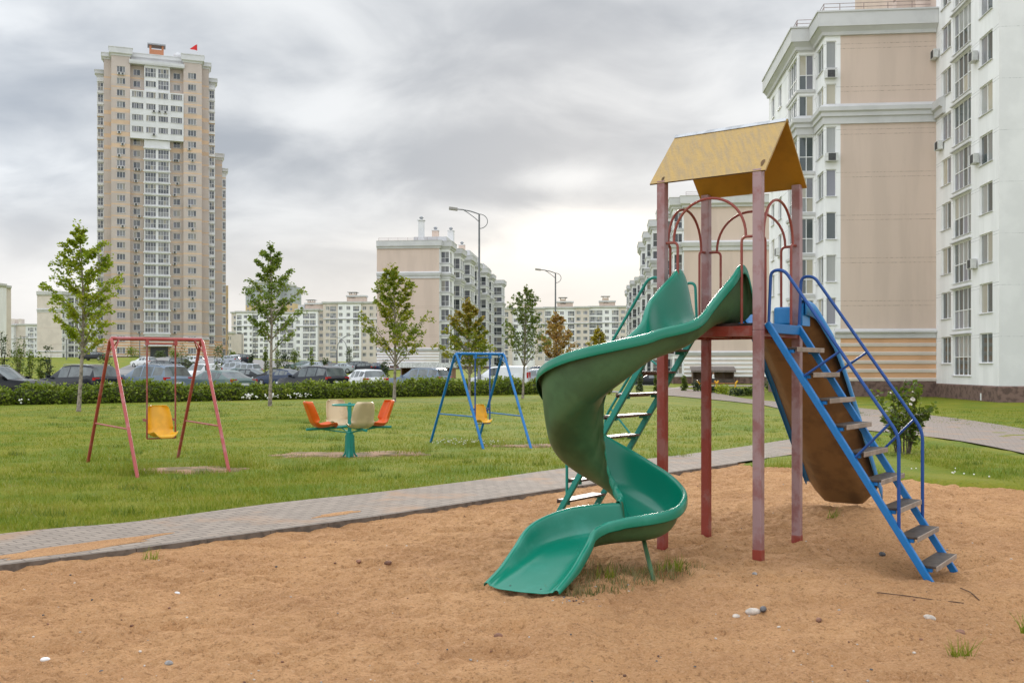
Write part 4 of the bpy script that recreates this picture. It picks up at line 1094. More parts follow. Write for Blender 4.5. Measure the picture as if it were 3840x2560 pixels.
# shrubs and young trees beyond the car park: (u, v base, Y, top v, half width px, leaf, cone)
BG = [(12, 1360, 100, 1240, 28, 'spruce', .5, 'dark pointed evergreen shrub at the left edge of the photo'), (68, 1350, 100, 1268, 36, 'olive', .2, 'loose pale green shrub by the left edge'),
      (70, 1362, 92, 1285, 22, 'deep', .3, 'slender deep green shrub in front of the low far houses'), (115, 1365, 88, 1308, 22, 'deep', .2, 'rounded dark green shrub left of the beige end wall'),
      (152, 1370, 90, 1322, 18, 'deep', .2, 'short dark shrub next to the tall dark fir'), (184, 1376, 90, 1280, 26, 'spruce', .6, 'tall dark fir in front of the beige end wall'),
      (330, 1360, 200, 1335, 30, 'deep', .1, 'low round bush in front of the tower base, left'), (398, 1372, 110, 1300, 32, 'olive', .4, 'sparse pale young tree behind the red swing frame'),
      (495, 1345, 190, 1300, 26, 'green', .3, 'young green tree by the tower entrance, left'), (600, 1345, 190, 1318, 20, 'olive', .3, 'small pale tree by the tower entrance, middle'),
      (655, 1352, 185, 1312, 20, 'green', .2, 'bushy green tree right of the tower entrance'), (690, 1370, 120, 1290, 34, 'olive', .4, 'tall wispy young tree behind the red swing right leg'),
      (822, 1400, 95, 1290, 34, 'olive', .5, 'blue green young fir between tower and maple'), (872, 1345, 190, 1322, 16, 'deep', .1, 'small dark bush right of the tower base'),
      (942, 1352, 150, 1324, 12, 'spruce', .3, 'small dark shrub on the slope left of the slim maple'), (995, 1372, 130, 1300, 16, 'deep', .5, 'narrow dark shrub just left of the slim maple trunk'),
      (1040, 1376, 130, 1310, 18, 'deep', .3, 'dark green shrub right of the slim maple trunk'), (1070, 1380, 130, 1325, 20, 'spruce', .2, 'low dark shrub on the grass bank'),
      (1105, 1378, 130, 1312, 20, 'deep', .2, 'dark round topped shrub at the foot of the bank'), (1168, 1372, 140, 1302, 12, 'green', .2, 'thin young tree before the white house, left'),
      (1222, 1372, 140, 1346, 14, 'olive', .3, 'small pale shrub before the pink part of the white house'), (1310, 1370, 140, 1302, 18, 'olive', .4, 'sparse sapling next to the double street lamp'),
      (1440, 1415, 88, 1330, 24, 'spruce', .0, 'dark column shaped tree left of the broad maple trunk'), (1795, 1390, 110, 1318, 30, 'deep', .3, 'dark tree behind the rusty topped maple'),
      (1868, 1388, 120, 1348, 8, 'spruce', .7, 'thin dark thuja, left of a pair'), (1882, 1388, 120, 1345, 8, 'spruce', .7, 'thin dark thuja, right of a pair'),
      (2400, 1452, 78, 1405, 14, 'olive', .2, 'thin sapling on the lawn behind the green ladder'), (2460, 1450, 80, 1400, 9, 'deep', .2, 'dark sapling left of the left rear tower post'), (2565, 1442, 85, 1405, 13, 'deep', .1, 'small leafy tree left of the brown shelter')]
for i, (u, v, Y, vt, hw, lf, cone, lb) in enumerate(BG):
    p = gy(u, Y); s = Y / FPX
    z1 = EYE + (HV - vt) * s
    if z1 - p.z < .5: z1 = p.z + 1.2
    shrub(lb, p, hw * s, z1 - p.z, lf, 100 + i, n=420, size=.16 * max(1, Y / 110) ** .7, cone=cone, group='shrubs and young trees around the car park')
# juniper bed before the shelter
for i, (u, v, hw, h, lf, lb) in enumerate(((2618, 1468, 22, .85, 'spruce', 'dark juniper at the left end of the bed'), (2668, 1474, 26, .55, 'spruce', 'low dark juniper behind the rear tower post'), (2712, 1478, 36, .75, 'fresh', 'bright yellow green juniper in the bed'),
                                           (2765, 1484, 30, .55, 'spruce', 'dark spreading juniper right of the yellow one'), (2815, 1484, 34, .6, 'deep', 'rightmost dark juniper of the bed'), (2880, 1462, 26, .9, 'olive', 'grey green shrub behind the front tower post'))):
    p = gp(u, v); shrub(lb, p, hw * p.y / FPX, h, lf, 300 + i, n=420, size=.12, name='juniper', group='low junipers in the bed', cone=.0)

# ------------------------------------------------------------------ cars
tyre_m = mat('tyre_rubber', (.03, .03, .03), .85, .1, 20); rim_m = mat('alloy_rim', (.45, .46, .47), .35, .05, 9, metal=.6)
car_glass = mat('car_window', (.075, .09, .088), .04, .25, 1.2, spec=.9); tail_m = mat('red_tail_lamp', (.45, .015, .012), .25, .05); lamp_m = mat('clear_head_lamp', (.65, .67, .68), .15, .05)
plate_m = mat('number_plate', (.72, .72, .70), .5, .02); black_trim = mat('black_trim', (.02, .02, .022), .45, .05)
def carpaint(name, c): return mat(name, c, .14, .03, 2, spec=.28, coat=.08)
PAINT = {'black': carpaint('black_car_paint', (.010, .011, .013)), 'dark': carpaint('dark_grey_car_paint', (.018, .02, .025)), 'silver': carpaint('silver_car_paint', (.36, .39, .42)), 'white': carpaint('white_car_paint', (.72, .73, .73)),
         'blue': carpaint('blue_grey_car_paint', (.03, .045, .085)), 'green': carpaint('grey_green_car_paint', (.13, .18, .17)), 'steel': carpaint('steel_blue_car_paint', (.17, .215, .27)), 'red': carpaint('red_car_paint', (.30, .02, .02)), 'brown': carpaint('bronze_car_paint', (.13, .09, .07))}
# stations: x, bottom, belt, half width, top (None on bonnet), roof half width
CARS = {
 'suv': [(2.28, .42, .70, .62, None), (2.2, .30, .82, .80, None), (1.95, .24, .95, .88, None), (1.2, .22, 1.03, .915, None), (.92, .22, 1.06, .92, None), (.22, .22, 1.08, .92, 1.60), (.0, .22, 1.08, .92, 1.65), (-.42, .22, 1.09, .92, 1.69), (-.50, .22, 1.09, .92, 1.69), (-1.25, .22, 1.12, .92, 1.68), (-1.34, .22, 1.13, .92, 1.675), (-1.8, .24, 1.18, .90, 1.64), (-1.98, .26, 1.16, .89, 1.58), (-2.2, .32, 1.10, .86, None), (-2.28, .45, .98, .80, None)],
 'sedan': [(2.32, .40, .62, .62, None), (2.22, .26, .72, .80, None), (1.9, .22, .84, .88, None), (1.1, .20, .93, .90, None), (.85, .20, .95, .90, None), (.0, .20, .96, .90, 1.38), (-.2, .20, .96, .90, 1.42), (-.42, .20, .97, .90, 1.44), (-.5, .20, .97, .90, 1.44), (-1.05, .20, .99, .90, 1.41), (-1.12, .20, .99, .90, 1.40), (-1.35, .20, 1.0, .89, 1.33), (-1.95, .22, 1.02, .88, None), (-2.25, .28, 1.0, .84, None), (-2.34, .42, .88, .76, None)],
 'hatch': [(1.98, .40, .66, .60, None), (1.9, .26, .78, .78, None), (1.6, .22, .90, .84, None), (1.05, .20, .98, .86, None), (.85, .20, 1.0, .86, None), (.15, .20, 1.0, .86, 1.42), (-.05, .20, 1.0, .86, 1.47), (-.38, .20, 1.01, .86, 1.50), (-.46, .20, 1.01, .86, 1.50), (-1.05, .20, 1.03, .86, 1.49), (-1.15, .20, 1.04, .86, 1.485), (-1.55, .22, 1.07, .85, 1.45), (-1.68, .24, 1.05, .84, 1.41), (-1.93, .30, 1.0, .82, None), (-1.99, .42, .86, .76, None)],
 'van': [(2.2, .42, .72, .66, None), (2.1, .28, .86, .82, None), (1.9, .24, .98, .88, None), (1.5, .22, 1.08, .91, None), (1.25, .22, 1.12, .91, None), (.55, .22, 1.14, .91, 1.72), (.4, .22, 1.14, .91, 1.78), (-.1, .22, 1.15, .91, 1.84), (-.18, .22, 1.15, .91, 1.84), (-1.2, .22, 1.16, .91, 1.85), (-1.28, .22, 1.16, .91, 1.85), (-2.0, .24, 1.16, .91, 1.83), (-2.12, .26, 1.16, .90, 1.80), (-2.2, .30, 1.1, .89, None), (-2.22, .42, .98, .86, None)],
}
def car_parts(kind):
    st_ = CARS[kind]; n = len(st_); rings = []
    for x, zl, bt, w, tp in st_:
        rw = w * .74 if kind != 'van' else w * .86
        t_ = tp if tp else bt + .012
        rw_ = rw if tp else w * .86
        half = [(w * .86, zl), (w * .985, zl + .10), (w, zl + (bt - zl) * .55), (w * .985, bt - .06), (w * .965, bt), (rw_ + .015 if tp else w * .93, t_ - (.09 if tp else .004)), (rw_ - .07, t_), (0, t_ + (.022 if tp else .03))]
        rings.append([Vector((x, -y, z)) for y, z in half] + [Vector((x, y, z)) for y, z in reversed(half[:-1])])
    P_ = {k_: MB() for k_ in ('body', 'windscreen', 'rear_window', 'side_l', 'side_r')}
    cab = [i for i, s in enumerate(st_) if s[4]]
    k = len(rings[0])
    for i in range(n - 1):
        a_t, b_t = st_[i][4], st_[i + 1][4]
        for j in range(k - 1):
            q_ = [rings[i][j], rings[i][j + 1], rings[i + 1][j + 1], rings[i + 1][j]]
            key = 'body'
            if a_t and b_t and j in (4, 9) and abs(st_[i][0] - st_[i + 1][0]) > .12:
                if not (kind == 'van' and i > 6): key = 'side_l' if j == 9 else 'side_r'
            elif (not a_t) and b_t and j in (5, 6, 7, 8): key = 'windscreen'
            elif a_t and (not b_t) and j in (5, 6, 7, 8): key = 'rear_window'
            elif (a_t and b_t and st_[i][0] - st_[i + 1][0] <= .12 and j in (4, 9)): key = 'body'
            P_[key].add(q_, [(0, 1, 2, 3)], 0, True)
    # weld by rebuilding shared vertices
    out = {}
    for key, mb in P_.items():
        idx = {}; V_, F_ = [], []
        for f in mb.f:
            ff = []
            for vi in f:
                kk = tuple(round(c, 4) for c in mb.v[vi])
                if kk not in idx: idx[kk] = len(V_); V_.append(kk)
                if idx[kk] not in ff: ff.append(idx[kk])
            if len(ff) >= 3: F_.append(tuple(ff))
        m_ = MB(); m_.v = V_; m_.f = F_; m_.m = [0] * len(F_); m_.sm = [True] * len(F_); out[key] = m_
    b_ = out['body']
    b_.add(rings[0], [tuple(range(k))], 0); b_.add(rings[-1], [tuple(reversed(range(k)))], 0)
    b_.add([r[0] for r in rings] + [r[-1] for r in rings], [(i, i + 1, n + i + 1, n + i) for i in range(n - 1)], 0)
    return out, st_
def wheel_mb(r=.33):
    ty, ri = MB(), MB()
    pf = [(-.1, r * .62), (-.105, r * .9), (-.085, r), (.085, r), (.105, r * .9), (.1, r * .62)]
    rows = [[Vector((rr * math.cos(a), y, rr * math.sin(a))) for y, rr in pf] for a in np.linspace(0, 6.2832, 21)]
    ty.grid(rows)
    for sg in (-1, 1):
        y = sg * .085; c = Vector((0, y * 1.02, 0)); 
        for i in range(5):
            a = i * 1.2566; d = Vector((math.cos(a), 0, math.sin(a))); t = Vector((-d.z, 0, d.x))
            ri.add([c + t * .035, c + d * r * .64 + t * .05, c + d * r * .64 - t * .05, c - t * .035], [(0, 1, 2, 3)])
        ri.add([Vector((.62 * r * math.cos(a), y * .7, .62 * r * math.sin(a))) for a in np.linspace(0, 6.2832, 17)[:-1]], [tuple(range(16))], 1)
    return ty, ri
CARME = {}
for kind in CARS:
    parts, st_ = car_parts(kind); d = {}
    L_ = st_[0][0]; Rr = -st_[-1][0]
    for key, mb in parts.items():
        if mb.f: d[key] = mb
    hl = MB(); tl = []
    hls = [];
    for s in (-1, 1):
        h_ = MB(); x = st_[1][0]; h_.box((x + .0, s * (st_[1][3] - .10), st_[1][2] - .10), (.16, .26, .13)); hls.append(h_)
        t_ = MB(); z = st_[-2][2] - (.09 if kind != 'van' else -.1); xr = st_[-2][0]
        t_.box((xr - .005, s * (st_[-2][3] - (.16 if kind != 'van' else .04)), z), (.12, .34 if kind != 'van' else .10, .14 if kind != 'van' else .42)); tl.append(t_)
    d['headlight'] = hls; d['taillight'] = tl
    w = st_[4][3]
    ax = (st_[0][0] - .86, st_[-1][0] + .82)
    d['wheels'] = [(x, s * (w - .09)) for x in ax for s in (-1, 1)]
    rl = []
    if kind == 'suv':
        for s in (-1, 1): rl.append(MB().tube([(.1, s * .66, 1.66), (.0, s * .66, 1.715), (-1.5, s * .66, 1.715), (-1.62, s * .66, 1.66)], .016, 6))
    d['roof_rail'] = rl
    d['mirror'] = [MB().box((st_[4][0] - .15, s * (w + .10), st_[4][2] + .06), (.10, .20, .14)) for s in (-1, 1)]
    d['number_plate'] = MB().box((st_[-1][0] - .006, 0, .78 if kind != 'sedan' else .72), (.02, .52, .115))
    d['bumper'] = MB().box((st_[-1][0] + .06, 0, .50), (.16, 1.45 * w, .20))
    CARME[kind] = d
TY, RI = wheel_mb()
TYM, RIM_ = TY.mesh('tyre', tyre_m), RI.mesh('rim', [rim_m, black_trim])
CACHE = {}
def cme(kind, key, mats, mb):
    if (kind, key) not in CACHE: CACHE[(kind, key)] = mb.mesh(key, mats, 35)
    return CACHE[(kind, key)]
def setpaint(o, m):
    o.material_slots[0].link = 'OBJECT'; o.material_slots[0].material = m
def car(kind, colr, x, y, yaw, label, z=None, group='cars parked behind the hedge', sc=1.0):
    d = CARME[kind]
    root = thing('parked_car', label, 'car', (x, y, base(x, y) + .02 if z is None else z), group)
    def put(nm, me, par=root, M=None):
        o = bpy.data.objects.new(nm, me); SC.collection.objects.link(o); o.parent = par
        if M is not None: o.matrix_basis = M
        return o
    b = put('body', cme(kind, 'body', [PAINT['black']], d['body'])); setpaint(b, PAINT[colr])
    for key, nm in (('windscreen', 'windscreen'), ('rear_window', 'rear_window'), ('side_l', 'side_window'), ('side_r', 'side_window')):
        if key in d:
            o = put(nm, cme(kind, key, [car_glass], d[key]))
            if kind == 'van' and key == 'rear_window': setpaint(o, PAINT[colr])
    for i in (0, 1):
        put('headlight', cme(kind, 'hl%d' % i, [lamp_m], d['headlight'][i])); put('taillight', cme(kind, 'tl%d' % i, [tail_m], d['taillight'][i]))
        o = put('mirror', cme(kind, 'mi%d' % i, [PAINT['black']], d['mirror'][i])); setpaint(o, PAINT[colr])
        if d['roof_rail']: put('roof_rail', cme(kind, 'rr%d' % i, [rim_m], d['roof_rail'][i]))
    put('number_plate', cme(kind, 'np', [plate_m], d['number_plate'])); put('bumper', cme(kind, 'bp', [black_trim], d['bumper']))
    for wx, wy in d['wheels']:
        t = put('wheel', TYM, root, Matrix.Translation((wx, wy, .33))); put('rim', RIM_, t)
    root.rotation_euler = (0, 0, yaw); root.scale = (sc, sc, sc)
    return root
def near_car(kind, colr, u, Y, left_deg, label, **k):
    x = (u - UC) / FPX * Y
    return car(kind, colr, x, Y, rad(90 + left_deg), label, **k)
near_car('suv', 'black', 0, 47.5, -95, 'black car facing right at the left edge of the photo')
near_car('suv', 'dark', 285, 51, 64, 'dark grey car with black rear spoiler behind the yellow green maple', sc=1.03)
near_car('suv', 'steel', 560, 51.5, 58, 'blue grey estate car seen through the red swing', sc=1.04)
near_car('sedan', 'green', 800, 52.5, 58, 'pale grey green saloon car right of the red swing', sc=1.03)
near_car('suv', 'dark', 1170, 58, 52, 'dark off road car with bright red tail lamps behind the roundabout')
near_car('hatch', 'white', 1362, 62, 32, 'white hatchback with dark rear window behind the roundabout')
near_car('suv', 'steel', 1570, 66, 62, 'light blue grey estate car left of the blue swing', sc=.95)
near_car('van', 'white', 1868, 66, 84, 'white panel van behind the blue swing', sc=.93)
FARME = {}
def far_car(kind, colr, u, Y, left_deg, label, dzv=0.0):
    if kind not in FARME:
        d = CARME[kind]; m = MB()
        for key, mi in (('body', 0), ('windscreen', 1), ('rear_window', 1), ('side_l', 1), ('side_r', 1)):
            if key in d: m.add(d[key].v, d[key].f, mi, True)
        for key, mi in (('taillight', 3), ('headlight', 4)):
            for q_ in d[key]: m.add(q_.v, q_.f, mi)
        for wx, wy in d['wheels']: m.add([Vector(v) + Vector((wx, wy, .33)) for v in TY.v], TY.f, 2, True); m.add([Vector(v) + Vector((wx, wy, .33)) for v in RI.v], RI.f, 5)
        FARME[kind] = m.mesh('parked_car', [PAINT['black'], car_glass, tyre_m, tail_m, lamp_m, rim_m], 35)
    x = (u - UC) / FPX * Y
    o = link('parked_car', FARME[kind]); o.location = (x, Y, base(x, Y) + .02 + dzv); o.rotation_euler = (0, 0, rad(90 + left_deg)); setpaint(o, PAINT[colr])
    return tag(o, label, 'car', 'cars further up the car park')
for a in (('suv', 'silver', 905, 112, 70, 'silver estate car with open view of its wheels, left of the slim maple'), ('sedan', 'green', 880, 96, 75, 'grey green saloon below the silver estate car'), ('sedan', 'black', 955, 90, -110, 'black car nose low on the drive left of the slim maple'),
          ('sedan', 'blue', 1055, 84, 60, 'dark blue saloon just behind the dark off road car bonnet'), ('hatch', 'black', 1030, 88, 60, 'dark car with red lamps right of the slim maple trunk'),
          ('van', 'white', 755, 100, 160, 'white van seen through the right leg of the red swing'), ('hatch', 'white', 540, 140, 60, 'white car farthest left in front of the tower entrance'), ('sedan', 'silver', 575, 125, 60, 'silver saloon seen between the red swing rods'),
          ('suv', 'dark', 625, 122, -60, 'dark car left of the right hanging rod of the red swing'), ('sedan', 'black', 660, 118, -70, 'black saloon near the right hanging rod of the red swing'), ('hatch', 'white', 715, 150, 70, 'small white car near the dark tunnel entrance of the tower'),
          ('suv', 'black', 690, 135, -60, 'black car behind the white van'), ('hatch', 'silver', 850, 160, 75, 'silver hatchback in the upper row, left end'), ('hatch', 'white', 872, 165, 75, 'white hatchback in the upper row'), ('suv', 'dark', 893, 165, 75, 'dark car at the right end of the upper row'), ('suv', 'silver', 862, 120, 72, 'silver car partly hidden by the blue green fir'),
          ('sedan', 'green', 1128, 150, 80, 'pale green car under the white house, left'), ('sedan', 'silver', 1165, 145, 85, 'silver car roof over the dark off road car'), ('hatch', 'black', 1200, 150, 80, 'black car before the white house'), ('sedan', 'brown', 1240, 140, 75, 'bronze car before the white house'),
          ('sedan', 'silver', 1275, 138, 75, 'pale silver car beside the double street lamp'), ('suv', 'black', 1325, 140, 75, 'black car right of the double street lamp'), ('hatch', 'dark', 1352, 138, 75, 'dark grey hatchback over the white hatchback'), ('sedan', 'blue', 1395, 140, 80, 'long dark blue car left of the big beige end wall'),
          ('hatch', 'silver', 1985, 72, 100, 'silver car with black wheel right of the white van'), ('sedan', 'white', 1995, 80, 95, 'white car behind the silver one at the spiral slide'), ('suv', 'blue', 2000, 90, 90, 'dark blue car topmost of the three at the spiral slide'), ('hatch', 'dark', 2440, 105, 80, 'dark car glimpsed between the green ladder rungs'), ('sedan', 'dark', 350, 165, 80, 'dark saloon on the bank left of the red swing')):
    far_car(*a)
# ------------------------------------------------------------------ buildings
def D_(deg): return Vector((math.cos(rad(deg)), -math.sin(rad(deg)), 0))
D2 = D_(5.5); D1 = Vector((-D2.y, D2.x, 0))             # along a street front, and away from the camera
def line_s(O, D, u):
    k_ = (u - UC) / FPX
    return (k_ * O.y - O.x) / (D.x - k_ * D.y)
WINM = {}
def win_mb(w, h, nc, rows_):
    m = MB(); fw = .055 if w > .9 else .045
    zs = [0] + [h * r for r in rows_] + [h]; xs_ = [w * i / nc for i in range(nc + 1)]
    for i, x in enumerate(xs_): 
        xx = min(max(x, fw / 2), w - fw / 2); m.box((xx, 0, h / 2), (fw, .06, h))
    for z in zs:
        zz = min(max(z, fw / 2), h - fw / 2); m.box((w / 2, 0, zz), (w - .002, .052, fw))
    for i in range(nc):
        for j in range(len(zs) - 1): m.quad((xs_[i], .015, zs[j]), (xs_[i + 1], .015, zs[j]), (xs_[i + 1], .015, zs[j + 1]), (xs_[i], .015, zs[j + 1]), 1)
    m.box((w / 2, -.10, -.02), (w + .12, .24, .035), 2)
    return m
class Bld:
    def __init__(s, name, label, loc, mats, glass=None, group=None):
        s.root = thing(name, label, 'building', loc, group); s.mats = mats; s.wall = MB(); s.trim = s.wall; s.wins = []; s.acs = []; s.glass = glass or glass_mat
    def face(s, A, B, z0, z1, cols=(), bands=(), m=0, depth=.12):
        """wall from A to B (left to right seen from outside) with real openings; cols: (s0, w, [sills], h, panes, transoms)"""
        A, B = Vector(A), Vector(B); L = (B - A).length; d = (B - A) / L; n = Vector((d.y, -d.x, 0)); d.z = 0
        ops = []
        for (s0, w, sills, h, nc, rw) in cols:
            for z in sills:
                if z0 < z and z + h < z1 and s0 > .02 and s0 + w < L - .02: ops.append((s0, s0 + w, z, z + h, nc, rw))
        xs_ = sorted({0.0, L} | {round(o[0], 4) for o in ops} | {round(o[1], 4) for o in ops})
        bz = sorted({z0, z1} | {b[0] for b in bands if z0 < b[0] < z1} | {b[1] for b in bands if z0 < b[1] < z1})
        P3 = lambda x, z, q=0.0: Vector((A.x + d.x * x - n.x * q, A.y + d.y * x - n.y * q, z))
        for a, b in zip(xs_[:-1], xs_[1:]):
            hol = sorted((o[2], o[3]) for o in ops if o[0] < (a + b) / 2 < o[1])
            segs = []; z = z0
            for h0, h1 in hol:
                if h0 > z: segs.append((z, h0))
                z = max(z, h1)
            if z < z1: segs.append((z, z1))
            for h0, h1 in segs:
                cuts = [h0] + [q for q in bz if h0 + .001 < q < h1 - .001] + [h1]
                for c0, c1 in zip(cuts[:-1], cuts[1:]):
                    mi = m; zc = (c0 + c1) / 2
                    for b_ in bands:
                        if b_[0] < zc < b_[1]: mi = b_[2]
                    s.wall.quad(P3(a, c0), P3(b, c0), P3(b, c1), P3(a, c1), mi)
        for o in ops:
            x0, x1, h0, h1, nc, rw = o
            for q in (((x0, h0), (x0, h1)), ((x0, h1), (x1, h1)), ((x1, h1), (x1, h0)), ((x1, h0), (x0, h0))):
                s.wall.quad(P3(*q[0]), P3(*q[1]), P3(*q[1], depth + .05), P3(*q[0], depth + .05), s.rev if hasattr(s, 'rev') else m)
            p = P3(x0, h0, depth); M = Matrix(((d.x, -n.x, 0, p.x), (d.y, -n.y, 0, p.y), (0, 0, 1, p.z), (0, 0, 0, 1)))
            vd = Vector((p.x, p.y, p.z - EYE)); cs = max(.0, -vd.normalized().dot(n))
            s.wins.append(((x1 - x0) * (h1 - h0) * cs / vd.length ** 2, M, round(x1 - x0, 2), round(h1 - h0, 2), nc, tuple(rw)))
        return d, n
    def sweep(s, pl, prof, mb=None, m=0):
        """moulding: closed profile of (projection, z) swept along the plan polyline with mitred corners"""
        mb = mb or s.trim; pl = [Vector((p[0], p[1], 0)) for p in pl]; rows = []
        for i, p in enumerate(pl):
            ns = []
            for a, b in ((i - 1, i), (i, i + 1)):
                if 0 <= a and b < len(pl):
                    d = (pl[b] - pl[a]).normalized(); ns.append(Vector((d.y, -d.x, 0)))
            mt = ns[0] if len(ns) == 1 else (ns[0] + ns[1]) / max(.3, 1 + ns[0].dot(ns[1]))
            rows.append([p + mt * q + Zv * z for q, z in prof])
        o = len(mb.f)
        mb.grid(rows, m, True)
        for i in range(o, len(mb.f)): mb.sm[i] = False
        mb.add(rows[0], [tuple(reversed(range(len(prof))))], m); mb.add(rows[-1], [tuple(range(len(prof)))], m)
    def cap(s, pl, z, m=0, mb=None): (mb or s.wall).add([Vector((p[0], p[1], z)) for p in pl], [tuple(range(len(pl)))], m)
    def box(s, A, B, q, z0, z1, cols=(), bands=(), m=0, sides=()):
        """box standing q in front of the line A-B, with windows on its front"""
        A, B = Vector(A), Vector(B); d = (B - A).normalized(); n = Vector((d.y, -d.x, 0))
        a, b = A + n * q, B + n * q
        s.face(A, a, z0, z1, sides, bands, m); s.face(a, b, z0, z1, cols, bands, m); s.face(b, B, z0, z1, sides, bands, m)
        s.cap([A, a, b, B], z1, m); s.cap([B, b, a, A], z0, m)
        return a, b
    def ac(s, p, d, m=None):
        n = Vector((d.y, -d.x, 0)); mb = MB(); M = Matrix((d, -n, Zv)).transposed()
        c = Vector(p) + n * .24
        mb.box(c, (.82, .30, .56), 0, M); mb.box(c + n * .155 , (.5, .012, .5), 1, M)
        for sg in (-.3, .3): mb.box(c + d * sg - n * .05 - Zv * .285, (.03, .42, .03), 0, M)
        s.acs.append(mb)
    def railing(s, pl, z, h=.75, step=1.6):
        m = MB(); 
        for a, b in zip(pl[:-1], pl[1:]):
            a, b = Vector((a[0], a[1], z)), Vector((b[0], b[1], z)); L = (b - a).length
            for k_ in (.33, .66, 1.0): m.tube([a + Zv * h * k_, b + Zv * h * k_], .022, 5)
            for i in range(int(L / step) + 1): p = a.lerp(b, min(1, i * step / L)); m.tube([p, p + Zv * h], .026, 5)
        m.build('roof_railing', railing_mat, s.root)
    def finish(s, maxw=100, lit=()):
        s.wall.build('wall', s.mats, s.root, sharp=0)
        s.wins.sort(key=lambda w: -w[0])
        for i, (_, M, w, h, nc, rw) in enumerate(s.wins[:maxw]):
            key = (w, h, nc, rw, s.glass.name)
            if key not in WINM: WINM[key] = win_mb(w, h, nc, rw).mesh('window', [frame_white, s.glass, sill_mat], 0)
            o = link('window', WINM[key], s.root); 
            o.matrix_basis = M
            if i in lit: o.material_slots[1].link = 'OBJECT'; o.material_slots[1].material = glass_lit
        rest = s.wins[maxw:]
        if rest:
            mb = MB()
            for _, M, w, h, nc, rw in rest:
                t = win_mb(w, h, nc, rw); mb.add([M @ Vector(v) for v in t.v], t.f, 0)
                mb.m[-len(t.m):] = t.m
            tag(mb.build('window', [frame_white, s.glass, sill_mat], s.root, 0), kind='stuff')
        for a in s.acs: a.build('air_conditioner', [ac_mat, ac_dark], s.root)
        return s.root
def chimney(B, c, w, d_, z0, z1, cap=True, m=0):
    mb = MB(); M = Matrix((D2, D1, Zv)).transposed(); c = Vector((c[0], c[1], 0))
    mb.box(c + Zv * (z0 + z1) / 2, (w, d_, z1 - z0), m, M)
    if cap:
        for sx in (-1, 1):
            for sy in (-1, 1): mb.box(c + D2 * sx * (w / 2 - .12) + D1 * sy * (d_ / 2 - .12) + Zv * (z1 + .3), (.16, .16, .6), m, M)
        mb.box(c + Zv * (z1 + .65), (w + .5, d_ + .5, .10), 8, M)
    mb.build('chimney', B.mats, B.root)
STD = [white_wall, trim_wall, pink_wall, pink_joint, peach_wall, cream_haze_wall, plinth_mat, white_wall_b, roof_mat, mat('wall_joint_grey', (.55, .55, .545), .85)]
def ground_bands(z0, za, zb_, p=4, c=5, n=5):
    out = [(z0 - 3, za, 6)]; st_ = (zb_ - za) / n
    for i in range(n): out += [(za + i * st_, za + i * st_ + st_ * .42, c), (za + i * st_ + st_ * .42, za + (i + 1) * st_, p)]
    return out
def joints(z0, z1, pitch, m=3, off=0.0):
    out = []; z = z0 + off
    while z < z1: out += [(z, z + .045, m), (z + .32, z + .365, m)]; z += pitch
    return out

# ---- the large building at the right -------------------------------------------------
J = Vector((28.8, 67.0, 0)); DK = -D1; zb = -.45
Lp = J - D2 * line_s(J, -D2, 3152)
b_ = Lp - D2 * 1.07; c_ = b_ + D1 * 3.05; d_ = c_ - D2 * 1.22; e_ = d_ + D1 * 4.2; f_ = d_ + D1 * 12.6
K = J + DK * 10.8; K2 = K + D2 * 16
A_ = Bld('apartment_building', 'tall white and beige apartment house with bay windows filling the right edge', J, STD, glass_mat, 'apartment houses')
A_.rev = 0
MIDZ, TOPZ, GZ = (18.35, 19.75), (24.4, 25.95), (3.7, 4.35)
fl = [.75 + 2.93 * i for i in range(9)]
sill = lambda h, fls=fl: [z + h for z in fls]
gb = ground_bands(zb, .75, 3.7)
pk = gb + joints(GZ[1], TOPZ[0], 2.93, off=1.55)
Lf = (f_ - e_).length
flat_cols = [(1.2 + 3.3 * i, 1.5, sill(.95), 1.75, 2, ()) for i in range(int(Lf / 3.3))]
wb = [(zb - 3, .75, 6)] + [(z + 2.55, z + 2.585, 9) for z in fl]
A_.face(f_, e_, zb - 1, TOPZ[0], flat_cols, wb)
A_.face(e_, d_, zb - 1, TOPZ[0], [(.35, 3.5, sill(.35), 2.5, 4, (.42,))], wb)
A_.face(d_, c_, zb - 1, TOPZ[0], [(.10, 1.02, sill(.35), 2.5, 2, (.42,))], wb)
A_.face(c_, b_, zb - 1, TOPZ[0], [(.55, 2.1, sill(.95), 1.85, 2, ())], wb)
A_.face(b_, Lp, zb - 1, TOPZ[0], [(.12, .66, sill(.95), 1.85, 1, ())], wb)
A_.face(Lp, J, zb - 1, TOPZ[0], (), pk, 2)
plA = [f_, e_, d_, c_, b_, Lp, J + D2 * .0]
plA = [f_, d_, c_, b_, Lp, J - D2 * .02]
def cornices(B, pl, mid, top, gz, z6, m=1):
    B.sweep(pl, [(.0, top[0] - .0), (.18, top[0]), (.22, top[0] + .22), (.48, top[0] + .5), (.55, top[0] + .5), (.55, top[1] - .12), (.62, top[1] - .1), (.62, top[1]), (.0, top[1])], m=m)
    B.sweep(pl, [(.0, mid[0]), (.12, mid[0]), (.14, mid[0] + .45), (.26, mid[0] + .5), (.26, mid[0] + .75), (.40, mid[0] + .85), (.42, mid[1] - .28), (.0, mid[1])], m=m)
cornices(A_, plA, MIDZ, TOPZ, GZ, zb)
A_.sweep([Lp - D2 * .4, Lp, J - D2 * .02], [(.0, GZ[0]), (.10, GZ[0]), (.12, GZ[0] + .3), (.26, GZ[0] + .36), (.28, GZ[1] - .18), (.0, GZ[1])], m=1)
for i in range(5):
    z = .76 + (3.7 - .75) / 5 * i; A_.sweep([Lp - D2 * .03, J - D2 * .02], [(.0, z), (.06, z + .02), (.08, z + .2), (.0, z + .25)], m=5)
